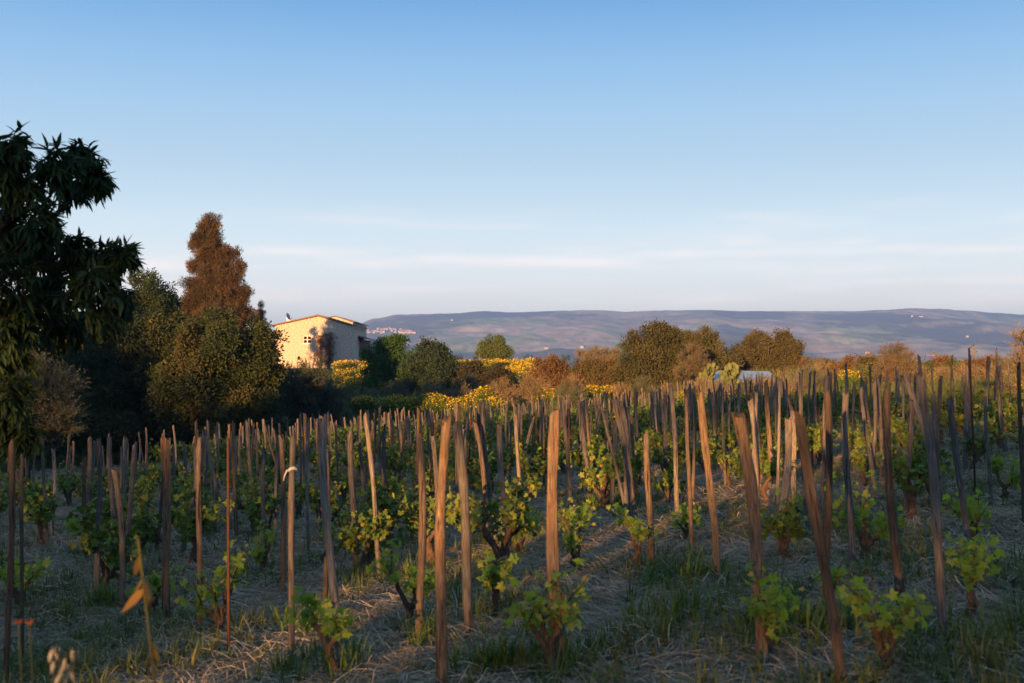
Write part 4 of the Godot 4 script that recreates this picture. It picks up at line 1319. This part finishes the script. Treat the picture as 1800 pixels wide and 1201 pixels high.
func hill_y(px: float, r: float) -> float:
	var t := (r - 1200.0) / 3800.0
	var top := EYE + (HY - skyline(px)) / F * 5000.0
	var prof := 0.0
	if t < 1.0:
		prof = 0.12 * t + 0.88 * pow(clampf((t - 0.22) / 0.78, 0, 1), 1.25)
	else:
		prof = 1.0 - (t - 1.0) * 0.8
	var x := (px - 900.0) / F * r
	var rel := 34.0 * noise_a.get_noise_2d(x * 0.09, r * 0.09) + 12.0 * noise_a.get_noise_2d(x * 0.35 + 500.0, r * 0.35)
	var env := clampf(t * 4.0, 0, 1) * clampf((1.0 - t) * 3.0, 0, 1) * clampf(top / 150.0, 0.1, 1.0)
	return -17.0 + (top + 17.0) * prof + rel * env + 1.5 * noise_a.get_noise_2d(x * 1.5, r * 1.5) * clampf(t * 4.0, 0, 1)

func build_land() -> void:
	var b := Buf.new()
	var nc := 221
	var nr := 301
	for i in nr:
		var t := 2.0 * i / (nr - 1) - 1.0
		var d := 25.0 + 80.0 * t + (5200.0 if t > 0 else 1500.0) * pow(absf(t), 7.0) * signf(t)
		for j in nc:
			var s := 2.0 * j / (nc - 1) - 1.0
			var x := 40.0 * s + 4000.0 * pow(absf(s), 7.0) * signf(s)
			b.v.append(Vector3(x, gy(x, -d), -d))
			var e := 0.5
			b.n.append(Vector3(gy(x - e, -d) - gy(x + e, -d), 2.0 * e, gy(x, -d - e) - gy(x, -d + e)).normalized())
			var px := 900.0 + x / maxf(d, 3.0) * F
			var edge := minf(lerpf(27.0, 50.0, smoothstep(100.0, 620.0, px)), lerpf(50.0, 27.0, smoothstep(1150.0, 1750.0, px)))
			var soil := Color(0.2, 0.14, 0.08).lerp(Color(0.33, 0.25, 0.15), 0.5 + 0.5 * noise_a.get_noise_2d(x * 30.0, d * 30.0))
			var meadow := Color(0.05, 0.07, 0.025).lerp(Color(0.13, 0.1, 0.045), clampf(0.4 + noise_a.get_noise_2d(x * 4.0, d * 4.0), 0, 1))
			b.c.append(soil.lerp(meadow, smoothstep(edge - 1.0, edge + 3.0, d)))
	for i in nr - 1:
		for j in nc - 1:
			var a := i * nc + j
			b.idx.append(a); b.idx.append(a + nc); b.idx.append(a + 1)
			b.idx.append(a + 1); b.idx.append(a + nc); b.idx.append(a + nc + 1)
	var o := part("ground", b.mesh(M.ground), self)
	o.set_meta("kind", "structure")
	o.set_meta("label", "straw-covered vineyard soil running into green meadow")
	# far hills
	var h := Buf.new()
	var cols := 640
	var rows := 170
	var cell := FastNoiseLite.new()
	cell.noise_type = FastNoiseLite.TYPE_CELLULAR
	cell.cellular_return_type = FastNoiseLite.RETURN_CELL_VALUE
	cell.frequency = 0.003
	cell.domain_warp_enabled = true
	cell.domain_warp_amplitude = 60.0
	cell.domain_warp_frequency = 0.004
	cell.seed = 9
	for i in rows:
		var r := 1200.0 + 4700.0 * pow(float(i) / (rows - 1), 0.95)
		for j in cols:
			var px := lerpf(-300.0, 2150.0, float(j) / (cols - 1))
			var x := (px - 900.0) / F * r
			h.v.append(Vector3(x, hill_y(px, r), -r))
			# what grows there: fields by patch of land, woods by their own noise
			var f := cell.get_noise_2d(x, r * 0.6)
			var wood := noise_a.get_noise_2d(x * 0.12 + 900.0, r * 0.07)
			var fine := noise_a.get_noise_2d(x * 1.3, r * 0.6)
			var col := Color(0.32, 0.3, 0.2)
			if f > 0.35: col = Color(0.26, 0.31, 0.17)
			elif f > 0.0: col = Color(0.4, 0.36, 0.26)
			elif f > -0.4: col = Color(0.3, 0.28, 0.19)
			else: col = Color(0.24, 0.24, 0.16)
			col = col * (1.0 + 0.4 * fine)
			var w := smoothstep(-0.02, 0.12, wood + 0.25 * fine)
			h.c.append(col.lerp(Color(0.12, 0.135, 0.1), w * 0.9))
	h.n.resize(h.v.size())
	for i in rows:
		for j in cols:
			var dx := h.v[i * cols + mini(j + 1, cols - 1)] - h.v[i * cols + maxi(j - 1, 0)]
			var dz := h.v[mini(i + 1, rows - 1) * cols + j] - h.v[maxi(i - 1, 0) * cols + j]
			h.n[i * cols + j] = dx.cross(dz).normalized()
	for i in rows - 1:
		for j in cols - 1:
			var a := i * cols + j
			h.idx.append(a); h.idx.append(a + cols); h.idx.append(a + 1)
			h.idx.append(a + 1); h.idx.append(a + cols); h.idx.append(a + cols + 1)
	var hm := part("hills", h.mesh(M.hill), self)
	hm.set_meta("kind", "structure")
	hm.set_meta("label", "long hazy plateau of wooded hills and fields on the horizon")
	# town on the hillside and scattered farm buildings
	var hb := Buf.new()
	hb.box(Vector3(-0.5, -0.6, -0.5), Vector3(0.5, 0.7, 0.5))
	hb.quad(Vector3(-0.55, 0.7, 0.55), Vector3(0.55, 0.7, 0.55), Vector3(0.55, 1.0, 0), Vector3(-0.55, 1.0, 0), Color(0.6, 0.45, 0.4))
	hb.quad(Vector3(0.55, 0.7, -0.55), Vector3(-0.55, 0.7, -0.55), Vector3(-0.55, 1.0, 0), Vector3(0.55, 1.0, 0), Color(0.6, 0.45, 0.4))
	hb.tri(Vector3(-0.5, 0.7, 0.5), Vector3(-0.5, 1.0, 0), Vector3(-0.5, 0.7, -0.5))
	hb.tri(Vector3(0.5, 0.7, 0.5), Vector3(0.5, 0.7, -0.5), Vector3(0.5, 1.0, 0))
	var house_mesh := hb.mesh(mat(Color(0.36, 0.34, 0.34), 0.9, true))
	var spots := []
	for i in 78:
		var px := rng.randf_range(634, 730) if i < 70 else rng.randf_range(700, 730)
		spots.append([px, 588.0 - 8.0 * rng.randf() * sin(clampf((px - 630.0) / 100.0, 0, 1) * PI) - rng.randf() * 3.0, 0])
	for q in [[795, 564], [1023, 612], [1245, 574], [1603, 557], [1619, 558], [1700, 594], [1525, 622], [960, 614]]:
		spots.append([q[0], q[1], 1])
	for s in spots:
		var r := 1300.0
		while r < 4990.0:
			var py: float = HY - (hill_y(s[0], r) - EYE) / r * F
			if py <= s[1]:
				break
			r += 15.0
		var p := Vector3((s[0] - 900.0) / F * r, hill_y(s[0], r), -r)
		var o2 := part("far_house", house_mesh, self)
		var w := rng.randf_range(6, 12)
		o2.transform = Transform3D(Basis(Vector3.UP, rng.randf_range(-0.6, 0.6)).scaled(Vector3(w, rng.randf_range(5, 8), rng.randf_range(6, 9))), p)
		if s[2] == 0:
			tag(o2, "pale house of the small town on the far hillside", "house", "houses of the hillside town")
		else:
			tag(o2, "lone white farm building on the far hills", "house", "farm buildings scattered over the hills")

func build_sky(env: Environment) -> void:
	var w := 2048
	var h := 1024
	# elevation in degrees, colour of the photograph's sky there
	var ks := [[0.0, lin(240, 228, 206)], [2.5, lin(238, 230, 212)], [4.5, lin(226, 229, 225)], [6.8, lin(212, 229, 236)], [9.6, lin(194, 221, 240)], [12.4, lin(172, 209, 239)], [15.1, lin(147, 193, 234)], [18.0, lin(116, 170, 223)], [26.0, lin(110, 157, 210)], [45.0, lin(110, 149, 198)], [90.0, lin(108, 142, 188)]]
	var data := PackedFloat32Array()
	data.resize(w * h * 3)
	var cn := FastNoiseLite.new()
	cn.seed = 4
	cn.frequency = 1.0
	cn.fractal_octaves = 4
	for y in h:
		var el := 90.0 - (y + 0.5) / h * 180.0
		var col: Color = ks[0][1]
		if el > 0.0:
			for i in ks.size() - 1:
				if el <= ks[i + 1][0]:
					col = (ks[i][1] as Color).lerp(ks[i + 1][1], (el - ks[i][0]) / (ks[i + 1][0] - ks[i][0]))
					break
		else:
			col = Color(0.12, 0.1, 0.08)
		var low := 1.0 + 0.54 * (1.0 - smoothstep(1.0, 11.0, absf(el)))
		var cloudy := el > 1.0 and el < 9.0
		for x in w:
			var c := col
			if cloudy:
				var a := TAU * x / w
				var n := cn.get_noise_3d(cos(a) * 5.0, sin(a) * 5.0, el * 1.3)
				var n2 := cn.get_noise_3d(cos(a) * 2.2 + 20.0, sin(a) * 2.2, el * 0.55)
				var band := exp(-pow((el - 5.2 - n2 * 1.2) / 0.5, 2.0)) + 0.6 * exp(-pow((el - 3.4 - n2 * 1.5) / 0.5, 2.0)) + 0.35 * exp(-pow((el - 7.1 + n2) / 0.25, 2.0))
				var k := clampf(band * (0.5 + 1.6 * n), 0, 1) * 0.55
				c = c.lerp(lin(255, 238, 226) * 1.12, k)
			var q := (y * w + x) * 3
			c = c * low
			data[q] = c.r
			data[q + 1] = c.g
			data[q + 2] = c.b
	var img := Image.create_from_data(w, h, false, Image.FORMAT_RGBF, data.to_byte_array())
	var pm := PanoramaSkyMaterial.new()
	pm.panorama = ImageTexture.create_from_image(img)
	var sky := Sky.new()
	sky.sky_material = pm
	env.background_mode = Environment.BG_SKY
	env.sky = sky

func _ready() -> void:
	rng.seed = 12345
	noise_a.seed = 2
	noise_a.frequency = 0.01
	noise_a.fractal_octaves = 4
	noise_b.seed = 8
	noise_b.frequency = 0.02
	# camera
	var cam := Camera3D.new()
	cam.name = "camera"
	add_child(cam)
	cam.position = Vector3(0, EYE, 0)
	cam.rotation.x = atan((HY - 600.5) / F)
	cam.fov = 2.0 * rad_to_deg(atan(600.5 / F))
	cam.near = 0.1
	cam.far = 20000.0
	cam.current = true
	var lens := CameraAttributesPhysical.new()
	lens.frustum_focal_length = 40.0
	lens.frustum_focus_distance = 25.0
	lens.frustum_near = 0.1
	lens.frustum_far = 20000.0
	lens.exposure_aperture = 3.6
	cam.attributes = lens
	# sky, sun, exposure
	var we := WorldEnvironment.new()
	we.name = "environment"
	var env := Environment.new()
	env.tonemap_mode = Environment.TONE_MAPPER_LINEAR
	env.tonemap_exposure = 3.5
	env.background_energy_multiplier = 0.31
	build_sky(env)
	env.fog_enabled = true
	env.fog_density = 0.00019
	env.fog_light_color = Color(0.46, 0.67, 1.0)
	env.sdfgi_enabled = true
	env.ssao_enabled = true
	env.ssil_enabled = true
	we.environment = env
	add_child(we)
	var sun := DirectionalLight3D.new()
	sun.name = "sun"
	add_child(sun)
	var a := deg_to_rad(SUN_LEFT)
	var e := deg_to_rad(SUN_UP)
	var to_sun := Vector3(-sin(a) * cos(e), sin(e), cos(a) * cos(e))
	sun.look_at_from_position(to_sun * 100.0, Vector3.ZERO)
	sun.light_color = Color(1.0, 0.74, 0.46)
	sun.light_energy = 1.6
	sun.light_angular_distance = 0.6
	sun.shadow_enabled = true
	make_materials()
	make_clumps()
	make_stakes()
	print("materials ", Time.get_ticks_msec())
	build_land()
	print("land ", Time.get_ticks_msec())
	build_house()
	build_trees()
	print("trees ", Time.get_ticks_msec())
	build_almond()
	build_vineyard()
	print("vineyard ", Time.get_ticks_msec())
	build_prickly_pears()
	build_cover()
	near_weeds()
	print("done ", Time.get_ticks_msec())
